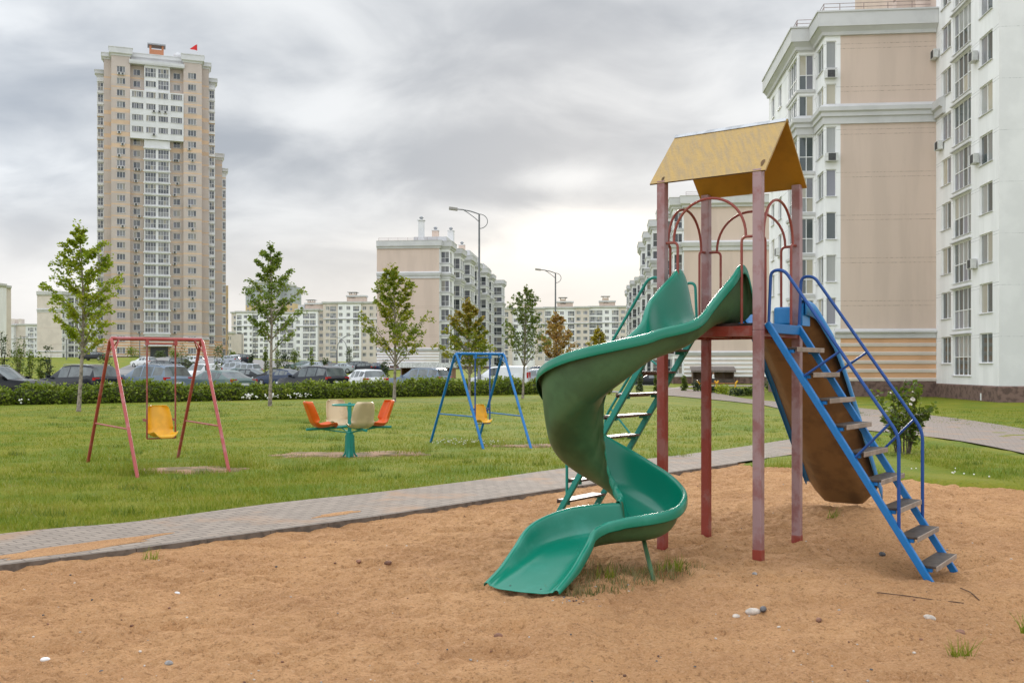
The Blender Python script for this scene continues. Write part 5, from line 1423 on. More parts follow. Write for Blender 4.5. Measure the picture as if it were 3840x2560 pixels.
A_.sweep([f_, d_, c_, b_, Lp, J - D2 * .02], [(.0, zb - 1), (.07, zb - 1), (.07, .70), (.0, .76)], m=6)
for z in fl[1:]:                                            # sill mouldings of the bays
    if abs(z - 18.3) > 1.2: A_.sweep([e_ - D1 * .02, d_, c_ - D2 * .02], [(.0, z + .12), (.10, z + .12), (.12, z + .3), (.0, z + .34)], m=1)
A_.cap([f_, d_, c_, b_, Lp, J, J + D1 * 16], TOPZ[1] - .3, 8)
A_.face(J + D1 * 16, f_, zb - 1, TOPZ[0], (), (), 2)
A_.railing([d_ + D1 * 7, d_ + D1 * .2, c_ + D1 * .2, b_ + D1 * .2, Lp + D1 * .2, J + D1 * .2 - D2 * .3], TOPZ[1] - .02)
chimney(A_, J - D2 * 1.6 + D1 * 1.8, 1.3, 1.0, TOPZ[1] - .3, 27.2, True, 2)
# hipped part further back
hp = [d_ + D1 * 8.5 - D2 * .4, d_ + D1 * 8.5 + D2 * 6, d_ + D1 * 12.4 + D2 * 6, d_ + D1 * 12.4 - D2 * .4]
mb = MB(); tp_ = [p + D2 * (1.5 if i in (0, 3) else -1.5) for i, p in enumerate(hp)]
lo_ = [p + Zv * (TOPZ[1] + .0) for p in hp]; hi_ = [p + Zv * (TOPZ[1] + 1.9) for p in tp_]
mb.add(lo_ + hi_, [(i, (i + 1) % 4, 4 + (i + 1) % 4, 4 + i) for i in range(4)] + [(4, 5, 6, 7)], 2); mb.build('roof_storey', STD, A_.root, 0)
# white wing nearest to the camera, two storeys taller
flw = [1.0 + 2.94 * i for i in range(14)]; ZW = 42.0
def cu(u0, u1): 
    s0, s1 = line_s(J, DK, u0), line_s(J, DK, u1); return s0, s1 - s0
cA, cB, cC = cu(3530, 3566), cu(3574, 3641), cu(3673, 3722)
wj = [(zb - 3, .62, 6)] + [(z + 2.45, z + 2.48, 9) for z in flw] + [(z + 2.62, z + 2.65, 9) for z in flw]
A_.face(J, K, zb - 1, ZW, [(cA[0], cA[1], sill(.95, flw), 1.76, 2, ()), (cB[0], cB[1], sill(.18, flw), 2.55, 4, (.46,)), (cC[0], cC[1], sill(.95, flw), 1.77, 2, ())], wj)
A_.face(K, K2, zb - 1, ZW, (), [(zb - 3, .62, 6)] + [(z + 2.45, z + 2.48, 9) for z in flw], 7)  # face turned to the camera: its shade put into a darker wall colour
A_.face(J + D1 * 22, J, TOPZ[1] - .3, ZW, (), (), 2)
A_.cap([J, K, K2, K2 + D1 * 30, J + D1 * 22], ZW, 8)
A_.sweep([J + DK * .02, K, K2], [(.0, zb - 1), (.08, zb - 1), (.08, .55), (.0, .63)], m=6)
A_.sweep([J + DK * .04, J + DK * 1.9], [(.0, 18.5), (.2, 18.5), (.22, 18.9), (.4, 19.0), (.42, 19.5), (.0, 19.7)], m=1)
for z in flw: A_.sweep([J + DK * (cB[0] - .25), J + DK * (cB[0] + cB[1] + .12)], [(.0, z + 2.76), (.13, z + 2.78), (.14, z + 2.84), (.0, z + 2.86)], m=1)
for u, v in ((3658, 990), (3663, 215), (3668, 597), (3533, 547), (3517, 205)):
    s = line_s(J, DK, u); p = J + DK * s; p = Vector((p.x, p.y, EYE + (HV - v) / FPX * p.y)); A_.ac(p, DK)
for u, v in ((3113, 282), (3116, 592)):
    p = b_ + D2 * line_s(b_, D2, u); A_.ac(Vector((p.x, p.y, EYE + (HV - v) / FPX * p.y)), D2)
p = e_ + D1 * 3.0; A_.ac(Vector((p.x, p.y, EYE + (HV - 945) / FPX * p.y)), -D1)
p = c_ - D1 * 2.4; A_.ac(Vector((p.x, p.y, 1.3)), -D1)
mb = MB(); vp = J + DK * 8.3 + D2 * -.0; mb.box(Vector((vp.x, vp.y, -.05)) - D2 * .09, (.03, .16, .42), 0, Matrix((D2, D1, Zv)).transposed()); mb.build('vent_grille', frame_white, A_.root)
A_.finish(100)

# ---- slab houses of the same type with a blank end wall towards the playground ---------
def slab(label, u_left, Y, width, length, side, zb, bays, name='apartment_building', chim=(), sc=1.0, wm=2):
    A = gy(u_left, Y); A.z = 0; B = A + D2 * width
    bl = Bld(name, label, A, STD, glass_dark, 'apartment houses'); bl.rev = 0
    up = lambda z: zb + (z + .45) * sc
    top = (up(24.4), up(25.95)); mid = (up(18.35), up(19.75)); gz = (up(3.7), up(4.35))
    fls = [up(.75 + 2.93 * i) for i in range(8)]
    bands = ground_bands(zb, up(.75), gz[0], 5, 0) + joints(gz[1], top[0], 2.93 * 2 * sc, off=2.2)
    wbd = [(zb - 4, up(.75), 6)]
    bl.face(A, B, zb - 2, top[0], (), bands, wm)
    # side facade with glazed bays
    F = B if side == 'R' else A; sg = 1 if side == 'R' else -1
    pl = [F]; kinds = []
    for (t0, t1, pr) in bays:
        pl.append(F + D1 * t0); kinds.append('flat'); pl.append(F + D1 * t0 + D2 * sg * pr); kinds.append('stub')
        pl.append(F + D1 * t1 + D2 * sg * pr); kinds.append('bay'); pl.append(F + D1 * t1); kinds.append('back')
    pl.append(F + D1 * length); kinds.append('flat')
    segs = list(zip(pl[:-1], pl[1:], kinds))
    for a, b, kd in segs:
        if side == 'L': a, b = b, a
        L = (b - a).length
        if L < .3: continue
        sl = lambda h: [z + h for z in fls]
        if kd == 'flat': cols = [(x, 1.4, sl(.95), 1.6, 2, ()) for x in np.arange(.5, L - 1.6, 2.9)]
        elif kd == 'stub': cols = [(.12, L - .26, sl(.4), 2.2, 2, (.42,))] if L > .9 else []
        elif kd == 'bay': cols = [(x, min(2.6, L - .7), sl(.4), 2.2, 3, (.42,)) for x in np.arange(.35, L - 2.4, 3.0)]
        else: cols = []
        bl.face(a, b, zb - 2, top[0], cols, wbd, 0 if kd != 'back' else 7)
    full = ([A] + pl) if side == 'R' else (list(reversed(pl)) + [B])
    back = [A + D1 * length] if side == 'R' else [B + D1 * length]
    run = full[:] if side == 'R' else full[:]
    bl.sweep(run, [(.0, top[0]), (.2, top[0]), (.25, top[0] + .25), (.5, top[0] + .5), (.55, top[1] - .1), (.62, top[1]), (.0, top[1])], m=1)
    bl.sweep(run, [(.0, mid[0]), (.14, mid[0]), (.16, mid[0] + .5), (.30, mid[0] + .6), (.42, mid[1] - .28), (.0, mid[1])], m=1)
    e = [A, B - D2 * .01]
    bl.sweep(e, [(.0, gz[0]), (.12, gz[0]), (.26, gz[0] + .36), (.28, gz[1] - .18), (.0, gz[1])], m=1)
    for i in range(5):
        z = up(.75) + (gz[0] - up(.75)) / 5 * i
        bl.sweep(e, [(.0, z), (.07, z + .02), (.07, z + .22), (.0, z + .26)], m=0)
    for z in fls[1:]:
        bl.sweep(run[1:] if side == 'R' else run[:-1], [(.0, z + .02), (.10, z + .04), (.12, z + .26), (.0, z + .3)], m=1)
    poly = full + back if side == 'R' else back + full
    bl.cap(poly, top[1] - .2, 8)
    if side == 'R': bl.face(back[0], A, zb - 2, top[0], (), wbd, 0)
    else: bl.face(B, back[0], zb - 2, top[0], (), wbd, 0)
    bl.railing([A + D1 * .3 + D2 * .3, B + D1 * .3 - D2 * .3], top[1] - .02, .7, 2.0)
    for (a_, t, w, dd, h, cp, mm) in chim:
        chimney(bl, A + D2 * a_ + D1 * t, w, dd, top[1] - .3, top[1] + h, cp, mm)
    bl.finish(100)
    return bl, A, B, top
C_b, CA, CBp, ctop = slab('big beige end wall house behind the broad maple with rows of glazed bays', 1413, 200, 12.8, 104, 'R', .95,
    [(1.5, 7, 1.9), (14, 20, 2.2), (27, 34, 2.6), (42, 48, 2.2), (57, 63, 2.6), (72, 78, 2.2), (90, 97, 3.2)], sc=1.0,
    chim=[(8.4, 4, 1.1, 1.1, 4.6, False, 7), (10.3, 10, 1.3, 1.3, 3.3, False, 2), (12.0, 20, 1.3, 1.3, 4.6, False, 7), (12.4, 34, 1.4, 1.4, 3.2, False, 2)])
mb = MB()                                                    # stepped roof storeys and chimney hoods
for (a_, t, w, dd, h) in ((9.5, 14, 7, 12, 2.1), (10.5, 40, 8, 16, 2.1), (10, 66, 9, 16, 1.8)):
    mb.box(CA + D2 * a_ + D1 * t + Zv * (ctop[1] + h / 2 - .25), (w, dd, h), 1, Matrix((D2, D1, Zv)).transposed())
mb.build('roof_storey', STD, C_b.root, 0)
for (a_, t, h) in ((8.4, 4, 4.6), (10.3, 10, 3.3), (12.0, 20, 4.6), (12.4, 34, 3.2)):
    mb = MB(); c = CA + D2 * a_ + D1 * t + Zv * (ctop[1] + h); mb.box(c + Zv * .08, (1.5, 1.5, .16), 7, Matrix((D2, D1, Zv)).transposed()); mb.lathe(c + Zv * .16, [(.28, 0), (.28, .3), (.5, .45), (.2, .75), (.0, .8)], 10, 8)
    mb.build('chimney_hood', STD, C_b.root, 0)
slab('beige end wall house seen between the tower posts with striped ground storey', 2565, 138, 12.4, 60, 'L', -.75, [(1.2, 5, 1.4), (9, 15, 2.6), (22, 28, 3.4), (36, 42, 3.8), (50, 58, 4.2)])
slab('farthest beige house left of the tower posts', 2412, 262, 12.4, 60, 'L', -.4, [(2, 7, 1.6), (12, 20, 2.6), (28, 36, 3.2), (46, 54, 3.4)])
slab('beige end wall house behind the yellow green maple at left', 139, 360, 9.5, 75, 'R', 3.2, [(4, 14, 2.5), (24, 34, 3.2), (46, 56, 3.6)], wm=5)  # end wall paled to carry distance haze in its colour

# ---- long rows of houses in the far distance, haze put into their colours --------------------------------------------
def row_house(label, Y, segs, zb, wins, name='apartment_building', roofs=(), pitch=2.9, rot=2.0, top_bands=0, floors=8, dep=14):
    """segs: (u0, u1, setback, material, v_top); wins: (u0, u1, panes, balcony)"""
    D = D_(rot); n = Vector((D.y, -D.x, 0)); O = gy(segs[0][0], Y); O.z = 0
    bl = Bld(name, label, O, STD + [ochre_wall, grey_wall, tower_wall], glass_far, 'far apartment houses'); bl.rev = 0
    pts = []
    for (u0, u1, q, m, vt) in segs:
        Oq = O - n * q; a = Oq + D * line_s(Oq, D, u0); b = Oq + D * line_s(Oq, D, u1)
        zt = EYE + (HV - vt) / FPX * Y
        fls = [zt - 3.6 - pitch * i for i in range(floors)]
        cols = []
        for (w0, w1, nc, bal) in wins:
            if w0 >= u0 - .5 and w1 <= u1 + .5:
                s0, s1 = line_s(a, D, w0), line_s(a, D, w1)
                if bal: cols.append((s0, s1 - s0, [z + .3 - .9 for z in fls], 2.2, nc, (.45,)))
                else: cols.append((s0, s1 - s0, fls, 1.5, nc, ()))
        bn = []
        if top_bands: bn = [(zt - 11, zt, 11)]
        bl.face(a, b, zb - 3, zt - .8, cols, bn, m, depth=.16)
        
        bl.sweep([a + D1 * 3, a, b, b + D1 * 3], [(.0, zt - 1.1), (.25, zt - 1.0), (.5, zt - .6), (.55, zt), (.0, zt)], m=1)
        if not top_bands: bl.sweep([a, b], [(.0, zt - 8.0), (.3, zt - 7.8), (.3, zt - 7.4), (.0, zt - 7.3)], m=1)
        bl.face(a + D1 * dep, a, zb - 3, zt - .8, (), bn, m); bl.face(b, b + D1 * dep, zb - 3, zt - .8, (), bn, m)
        bl.cap([a, b, b + D1 * dep, a + D1 * dep], zt - .7, 8)
        pts.append((a, b, zt))
    for (u0, u1, v0, v1, m, cp) in roofs:
        a = O + D * line_s(O, D, u0) + D1 * 4; b = O + D * line_s(O, D, u1) + D1 * 4
        z0, z1 = EYE + (HV - v1) / FPX * (Y + 4), EYE + (HV - v0) / FPX * (Y + 4)
        mb = MB(); c = (a + b) / 2; w = (b - a).length; M = Matrix((D, Vector((-D.y, D.x, 0)), Zv)).transposed()
        mb.box(c + Zv * (z0 - 1 + z1) / 2, (w, 4, z1 - z0 + 1), m, M)
        if cp == 1: mb.box(c + Zv * (z1 - .35), (w + .7, 4.7, .7), 1, M)
        if cp == 2:
            for sx in (-1, 1):
                for sy in (-1, 1): mb.box(c + D * sx * (w / 2 - .25) + D1 * sy * 1.6 + Zv * (z1 + .35), (.3, .3, .7), m, M)
            mb.box(c + Zv * (z1 + .75), (w + 1.4, 5, .16), 8, M)
        mb.build('chimney' if cp == 2 else 'roof_storey', bl.mats, bl.root, 0)
    bl.finish(100); return bl
cx = lambda x: 840 + x / 3.137
row_house('long white house with pink recesses left of the big beige end wall', 432,
    [(cx(540), cx(845), 3, 0, 1168), (cx(845), cx(1100), 0, 0, 1158), (cx(1100), cx(1182), 2, 5, 1158), (cx(1165), cx(1340), 1, 5, 1131), (cx(1340), cx(1610), 0, 0, 1131), (cx(1610), cx(1850), 1, 5, 1131)], 2.2,
    [(cx(600), cx(640), 3, 0), (cx(660), cx(735), 4, 1), (cx(745), cx(815), 4, 1), (cx(850), cx(892), 3, 0), (cx(928), cx(1002), 4, 1), (cx(1006), cx(1078), 4, 1), (cx(1122), cx(1165), 3, 0), (cx(1196), cx(1240), 3, 0), (cx(1248), cx(1320), 4, 1), (cx(1350), cx(1394), 3, 0), (cx(1440), cx(1484), 3, 0), (cx(1518), cx(1590), 4, 1), (cx(1630), cx(1673), 3, 0), (cx(1712), cx(1756), 3, 0), (cx(1785), cx(1830), 3, 0)],
    roofs=[(cx(1427), cx(1650), 1109, 1131, 2, 1), (cx(1452), cx(1530), 1104, 1112, 2, 2), (cx(935), cx(1150), 1137, 1158, 2, 1), (cx(962), cx(1032), 1132, 1140, 2, 2), (cx(850), cx(930), 1144, 1158, 1, 0)])
row_house('white house with grey end behind the slim maple', 500, [(868, 885, 1, 5, 1168), (885, 945, 0, 0, 1166), (945, 1010, 1, 0, 1166)], 4.5,
    [(876, 884, 2, 0), (888, 906, 4, 1), (914, 927, 3, 0), (936, 944, 2, 0), (948, 968, 4, 1), (974, 986, 3, 0), (990, 1006, 4, 1)])
cx = lambda x: 1500 + x / 2.45
row_house('long white and pink house under the bright sky right of the centre', 447,
    [(cx(800), cx(1030), 0, 5, 1153), (cx(1030), cx(1240), 1, 0, 1153), (cx(1240), cx(1325), 0, 5, 1152), (cx(1325), cx(1612), 1, 0, 1150), (cx(1612), cx(1735), 0, 5, 1149), (cx(1735), cx(2012), 1, 0, 1147), (cx(2012), cx(2128), 0, 5, 1147)], 1.2,
    [(cx(895), cx(930), 3, 0), (cx(945), cx(995), 4, 1), (cx(1045), cx(1085), 3, 0), (cx(1120), cx(1175), 4, 1), (cx(1190), cx(1225), 3, 0), (cx(1270), cx(1308), 3, 0), (cx(1333), cx(1392), 4, 1), (cx(1410), cx(1446), 3, 0), (cx(1470), cx(1506), 3, 0), (cx(1542), cx(1602), 4, 1), (cx(1622), cx(1660), 3, 0), (cx(1684), cx(1722), 3, 0), (cx(1740), cx(1800), 4, 1), (cx(1803), cx(1860), 4, 1), (cx(1882), cx(1920), 3, 0), (cx(1947), cx(2008), 4, 1), (cx(2028), cx(2066), 3, 0)],
    roofs=[(cx(1440), cx(1585), 1131, 1150, 2, 1), (cx(1466), cx(1520), 1123, 1133, 2, 2), (cx(1832), cx(1975), 1129, 1148, 2, 1), (cx(1860), cx(1915), 1119, 1131, 2, 2), (cx(1130), cx(1200), 1136, 1152, 2, 1)])
row_house('round fronted grey and ochre tower behind the slim maple', 585, [(921, 958, 6, 10, 1072), (958, 1050, 1, 12, 1056), (1050, 1103, 5, 10, 1066)], 4,
    [(926, 934, 2, 0), (942, 952, 2, 0), (962, 976, 3, 0), (1000, 1014, 3, 0), (1034, 1047, 3, 0), (1066, 1076, 2, 0), (1086, 1096, 2, 0)], top_bands=1, floors=15, roofs=[(950, 962, 1050, 1070, 11, 0), (1058, 1070, 1050, 1068, 11, 0)])
row_house('white and beige house cut by the left edge of the photo', 300, [(-160, -84, 1, 5, 1062), (-84, -2, 0, 0, 1062), (-2, 16, 3, 5, 1066)], 3, [(-80, -62, 4, 1), (-52, -38, 3, 0), (-26, -6, 4, 1), (1, 12, 3, 1), (-150, -130, 3, 0), (-115, -95, 3, 0)], dep=3.5)
row_house('low grey white house in the gap at far left', 520, [(24, 52, 0, 7, 1216), (52, 96, 2, 5, 1213), (96, 138, 0, 7, 1214)], 4, [(32, 41, 2, 0), (104, 111, 2, 0), (112, 125, 4, 1), (130, 136, 2, 0)], roofs=[(28, 45, 1196, 1214, 5, 0), (60, 68, 1196, 1214, 5, 0)])
row_house('narrow brick red topped house right of the tower block', 420, [(846, 869, 0, 5, 1243)], 4, [(852, 858, 2, 0), (861, 866, 2, 0)], floors=5)

# ---- the tower block ------------------------------------------------------------------
TC = Vector((-88.3, 245, 0)); TD = Vector((.94, .3420, 0)); TN = Vector((TD.y, -TD.x, 0)); tz = 3.7
TM = [tower_wall, tower_band, mat('grey_white_panel', (.66, .66, .66), .85, .03, .4), mat('grey_parapet', (.58, .58, .585), .85, .03, .4), peach_wall, cream_haze_wall, plinth_mat, ochre_wall, mat('orange_brick', (.50, .22, .12), .9, .1, 8), roof_mat]
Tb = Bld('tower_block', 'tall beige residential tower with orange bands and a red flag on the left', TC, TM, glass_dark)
Tb.rev = 0
def tp(u, q): 
    O = TC - TN * q; return O + TD * line_s(O, TD, u)
zr = [75.0 - 2.875 * k_ - .75 for k_ in range(26)]          # window sills, top to bottom
GCZ = 9.3
def tbands(z1, wide=True):
    out = [(tz - 4, 4.6, 6)]
    n = 6; st_ = (GCZ - .5 - 4.6) / n
    for i in range(n): out += [(4.6 + i * st_, 4.6 + i * st_ + st_ * .45, 5), (4.6 + i * st_ + st_ * .45, 4.6 + (i + 1) * st_, 4)]
    for i, z in enumerate(zr):
        if z < GCZ: continue
        wd = .95 if (wide and 3 <= i <= 6) else .36
        out.append((z - .75 - wd / 2, z - .75 + wd / 2, 1))
    return out
def tcols(a, D, specs):
    out = []
    for (u0, u1, ks, h, nc, rw, dz_) in specs:
        s0, s1 = line_s(a, D, u0), line_s(a, D, u1); out.append((s0, s1 - s0, [zr[k_] + dz_ for k_ in ks], h, nc, rw))
    return out
def tface(ua, qa, ub, qb, z1, specs=(), m=0, z0=tz - 2, bands=None):
    a, b = tp(ua, qa), tp(ub, qb); D = (b - a).normalized()
    Tb.face(a, b, z0, z1, tcols(a, D, specs), tbands(z1) if bands is None else bands, m); return a, b
allk = list(range(24)); ZT = 78.4
g_ = (25,)
bal = (.5,)
tface(364, 9, 364, 7, 74.8)
tface(364, 7, 389, 7, 74.8, [(367, 387, allk, 1.9, 2, bal, -.2)], 2)
tface(389, 7, 389, 3, 74.8)
tface(389, 3, 417, 3, ZT)
tface(417, 3, 417, 0, ZT)
tface(417, 0, 488, 0, ZT, [(438, 470, list(range(25)), 1.45, 3, (), 0)])
tface(488, 0, 488, 1.5, ZT)
tface(488, 1.5, 688, 1.5, ZT - .3, [(500, 526, [0, 1] + list(range(6, 23)), 1.45, 2, (), 0), (650, 676, [0, 1] + list(range(6, 23)), 1.45, 2, (), 0)])
tface(688, 1.5, 688, 0, ZT)
tface(688, 0, 757, 0, ZT, [(705, 736, list(range(25)), 1.45, 3, (), 0)])
tface(757, 0, 757, 3, ZT)
tface(757, 3, 783, 3, ZT)
tface(783, 3, 783, 5, ZT - 4)
tface(783, 5, 806, 5, 74.8, [(785, 803, allk, 1.9, 2, bal, -.2)], 2)
tface(806, 5, 806, 22, 74.8)
# centre balconies and the white panelled storeys
q0 = lambda u: tp(u, 1.5)
D = TD
def cen(ua, ub, q, z0, z1, specs, m=2):
    a, b = q0(ua), q0(ub); aa = a + TN * q
    Tb.box(a, b, q, z0, z1, tcols(aa, TD, specs), [], m)
cen(541, 637, 1.3, GCZ + .2, 58.2, [(544, 585, list(range(6, 23)), 2.2, 4, (.5,), -.45), (593, 633, list(range(6, 23)), 2.2, 4, (.5,), -.45)])
cen(541, 637, 1.3, 70.3, 77.2, [(544, 585, [0], 2.2, 4, (.5,), -.45), (593, 633, [0, 1], 2.2, 4, (.5,), -.45), (546, 585, [1], 1.4, 4, (), 0)])
cen(488.4, 687.6, 1.75, 58.3, 70.2, [(494, 538, [2, 3, 4, 5], 1.4, 5, (), 0), (548, 584, [2, 3, 4, 5], 1.4, 4, (), 0), (594, 631, [2, 3, 4, 5], 1.4, 4, (), 0), (640, 684, [2, 3, 4, 5], 1.4, 5, (), 0)])
for k_ in range(6, 23): 
    a, b = q0(541) + TN * 1.3, q0(637) + TN * 1.3
    Tb.sweep([a - TD * .25, b + TD * .25], [(.0, zr[k_] - .95), (.28, zr[k_] - .95), (.30, zr[k_] - .65), (.0, zr[k_] - .6)], m=2)
# parapets
def para(pts_, z0, z1, pr=.55):
    Tb.sweep(pts_, [(.0, z0), (.12, z0), (.2, z0 + .3), (pr, z0 + .6), (pr, z1 - .25), (pr + .08, z1 - .2), (pr + .08, z1), (-.3, z1), (-.3, z0)], m=3)
para([tp(389, 6.0), tp(389, 3), tp(416.5, 3)], ZT - .5, ZT + 1.1)
para([tp(417, 2.5), tp(417, 0), tp(488, 0), tp(488, 1.2)], ZT - .2, ZT + 1.9)
para([tp(490, 1.5), tp(686, 1.5)], ZT - .3, ZT + 1.3)
para([tp(688, 1.2), tp(688, 0), tp(757, 0), tp(757, 2.5)], ZT - .2, ZT + 1.9)
para([tp(757.5, 3), tp(783, 3), tp(783, 7)], ZT - .5, ZT + 1.1)
para([tp(364, 8), tp(364, 7), tp(388.8, 7)], 74.6, 76.2)
para([tp(783.5, 5), tp(806, 5), tp(806, 8)], 74.6, 76.2)
Tb.sweep([tp(484, 0) + TN * .1, tp(692, 0) + TN * .1], [(-1.4, 76.6), (.2, 76.6), (.3, 77.0), (.3, 77.6), (-1.4, 77.8)], m=3)
Tb.sweep([tp(417, 3), tp(417, 0), tp(488, 0), tp(488, 1.4)], [(.0, GCZ - .5), (.2, GCZ - .45), (.25, GCZ), (.0, GCZ + .1)], m=3)
Tb.sweep([tp(688, 1.4), tp(688, 0), tp(757, 0), tp(757, 3), tp(783, 3)], [(.0, GCZ - .5), (.2, GCZ - .45), (.25, GCZ), (.0, GCZ + .1)], m=3)
roofp = [tp(389, 3), tp(417, 3), tp(417, 0), tp(488, 0), tp(488, 1.5), tp(688, 1.5), tp(688, 0), tp(757, 0), tp(757, 3), tp(783, 3), tp(783, 20), tp(389, 20)]
Tb.cap(roofp, ZT - .1, 9); Tb.cap([tp(364, 7), tp(389, 7), tp(389, 20), tp(364, 20)], 74.7, 9); Tb.cap([tp(783, 5), tp(806, 5), tp(806, 20), tp(783, 20)], 74.7, 9)
Tb.face(tp(806, 20), tp(364, 20), tz - 2, 74.8); Tb.face(tp(783, 20), tp(389, 20), 74.8, ZT); Tb.face(tp(389, 20), tp(389, 6.9), 74.6, ZT)
Tb.face(tp(783, 4.9), tp(783, 20), 74.6, ZT); Tb.face(tp(364, 20), tp(364, 8.9), tz - 2, 74.8)
for z, us in ((zr[k_], 1) for k_ in allk):
    for (a, b) in ((tp(364, 7), tp(389, 7)), (tp(783, 5), tp(806, 5))): Tb.sweep([a, b], [(.0, z - .95), (.3, z - .95), (.3, z - .4), (.0, z - .38)], m=2)
M_ = Matrix((TD, -TN, Zv)).transposed()
mb = MB(); c = tp(587, 5) + Zv * (ZT + 2.2)
mb.box(c - Zv * .3, (3.4, 2.4, 3.0), 8, M_)
for sx in (-1, 1): mb.box(c + TD * sx * 1.45 + Zv * 1.7, (.5, 2.2, 1.2), 8, M_)
mb.box(c + Zv * 2.45, (4.3, 3.2, .35), 9, M_); mb.build('chimney', TM, Tb.root, 0)
mb = MB(); c = tp(667, 4) + Zv * (ZT + 2.0); mb.lathe(c - Zv * 1.5, [(.8, 0), (.8, 1.2), (1.1, 1.5), (.9, 2.3), (.3, 2.7), (0, 2.75)], 12, 3); mb.build('roof_vent', TM, Tb.root, 0)
# entrance with canopy
mb = MB(); c = tp(592, 1.5) + TN * 1.2 + Zv * 7.3; mb.box(c, (6.6, 2.6, .45), 2, M_); mb.build('entrance_canopy', TM, Tb.root, 0)
mb = MB(); c = tp(597, 1.5) + TN * .1 + Zv * 5.4; mb.box(c, (4.2, .3, 2.9), 0, M_); mb.build('entrance', [mat('dark_entrance', (.05, .055, .06), .3)], Tb.root, 0)
rr_ = random.Random(5)
for (ua, ks) in ((447, (0, 5, 7, 8, 17)), (460, (0, 6, 8, 13)), (510, (8, 9, 11, 13, 14, 15, 16, 17, 18, 19, 20)), (522, (8, 12, 14, 22)), (655, (7, 10, 15, 16, 20, 22)), (665, (7, 9)), (710, (6, 11, 18)), (722, (7, 13, 19, 20)), (577, (3, 5)), (598, (3,)), (620, (3,))):
    for k_ in ks:
        q = -1.75 + 1.5 if ua in (577, 598, 620) else (1.5 if 488 < ua < 688 else 0); p = tp(ua, q); Tb.ac(Vector((p.x, p.y, zr[k_] - .45)), TD)
# lower second block behind at right
def t2(u, q): 
    O = TC - TN * (q + 17); return O + TD * line_s(O, TD, u)
for (ua, qa, ub, qb, z1, sp_, m) in ((800, 0, 800, -1, 58, (), 0), (800, -1, 833, -1, 58.5, (), 0), (833, -1, 833, 2, 58, (), 0), (833, 2, 847, 2, 55, [(834.5, 846, list(range(7, 25)), 1.8, 2, bal, -.2)], 2), (847, 2, 847, 14, 55, (), 0)):
    a, b = t2(ua, qa), t2(ub, qb); D = (b - a).normalized(); Tb.face(a, b, tz - 2, z1, tcols(a, D, sp_), tbands(z1, False), m)
para([t2(800, 0), t2(800, -1), t2(833, -1), t2(833, 2)], 57.6, 59.3, .5); para([t2(833.3, 2), t2(847, 2), t2(847, 5)], 54.6, 56.0, .5)
Tb.cap([t2(800, -1), t2(833, -1), t2(833, 14), t2(800, 14)], 58.0, 9); Tb.cap([t2(833, 2), t2(847, 2), t2(847, 14), t2(833, 14)], 54.8, 9)
for (ua, qa, ub, qb, z1, m) in ((842, 6, 856, 6, 24.5, 7), (856, 6, 856, 16, 24.5, 7)):
    a, b = t2(ua, qa), t2(ub, qb); Tb.face(a, b, tz - 2, z1, tcols(a, (b - a).normalized(), [(851, 854.5, list(range(19, 25)), 1.3, 1, (), 0)]) if ua == 842 else (), (), m)
Tb.cap([t2(842, 6), t2(856, 6), t2(856, 16), t2(842, 16)], 24.4, 9)
Tb.finish(100)
fl_ = thing('flag', 'small red flag on a pole on the tower roof', 'flag', tp(740, 2) + Zv * (ZT + .1))
c = tp(740, 2); MB().tube([c + Zv * (ZT - .1), c + Zv * (ZT + 6.2)], .07, 6).build('flag_pole', sill_mat, fl_)
mb = MB(); mb.grid([[c + TD * (-x) + TN * .25 * math.sin(x * 3) + Zv * (ZT + 3.6 + h * (1 - x / 1.9) + .2 * x) for h in (0, .55, 1.1, 1.7)] for x in np.linspace(0.05, 1.75, 7)]); mb.build('flag_cloth', mat('red_cloth', (.60, .03, .03), .8), fl_)

# ------------------------------------------------------------------ street lamps and small structures
lamp_metal = mat('grey_galvanised_pole', (.17, .175, .18), .5, .08, 6, metal=.3); lamp_head = mat('lamp_housing', (.30, .28, .26), .5, .05)
def street_lamp(u, Y, vt, arm, label, loop=True, r=.085, rise=.3):
    p = gy(u, Y); s = Y / FPX; zt = EYE + (HV - vt) * s
    root = thing('street_lamp', label, 'street lamp', p, 'street lamps')
    MB().tube([p - Zv * .1, p + Zv * 1.2, p + Zv * 1.25, Vector((p.x, p.y, zt))], [r * 1.5, r * 1.5, r, r * .62], 10).build('pole', lamp_metal, root)
    m = MB(); t = Vector((p.x, p.y, zt)); dx_ = Vector((-1, 0, 0))
    m.tube([t + dx_ * a + Zv * b for a, b in ((0, 0), (arm * .3, arm * .10), (arm * .6, arm * .16), (arm * .85, arm * .18))], r * .42, 8)
    m.tube([t + dx_ * a + Zv * b for a, b in ((0, -arm * .28), (arm * .15, -arm * .14), (arm * .38, arm * .03), (arm * .55, arm * .14))], r * .3, 6)
    if loop: m.tube([t + Vector((math.sin(q) * arm * .30, 0, -arm * .26 + math.cos(q) * arm * .26)) for q in np.linspace(0, math.pi, 14)], r * .3, 6)
    m.build('arm', lamp_metal, root)
    h = MB(); h.bar(t + dx_ * arm * .78 + Zv * arm * .17, t + dx_ * arm * 1.08 + Zv * arm * .21, .32, .16); h.build('lamp_head', lamp_head, root)
    return root
street_lamp(1797, 62, 803, 1.75, 'tall street lamp with looped bracket in front of the beige house')
street_lamp(2083, 100, 1024, 1.9, 'street lamp with looped bracket left of the spiral slide', r=.11)
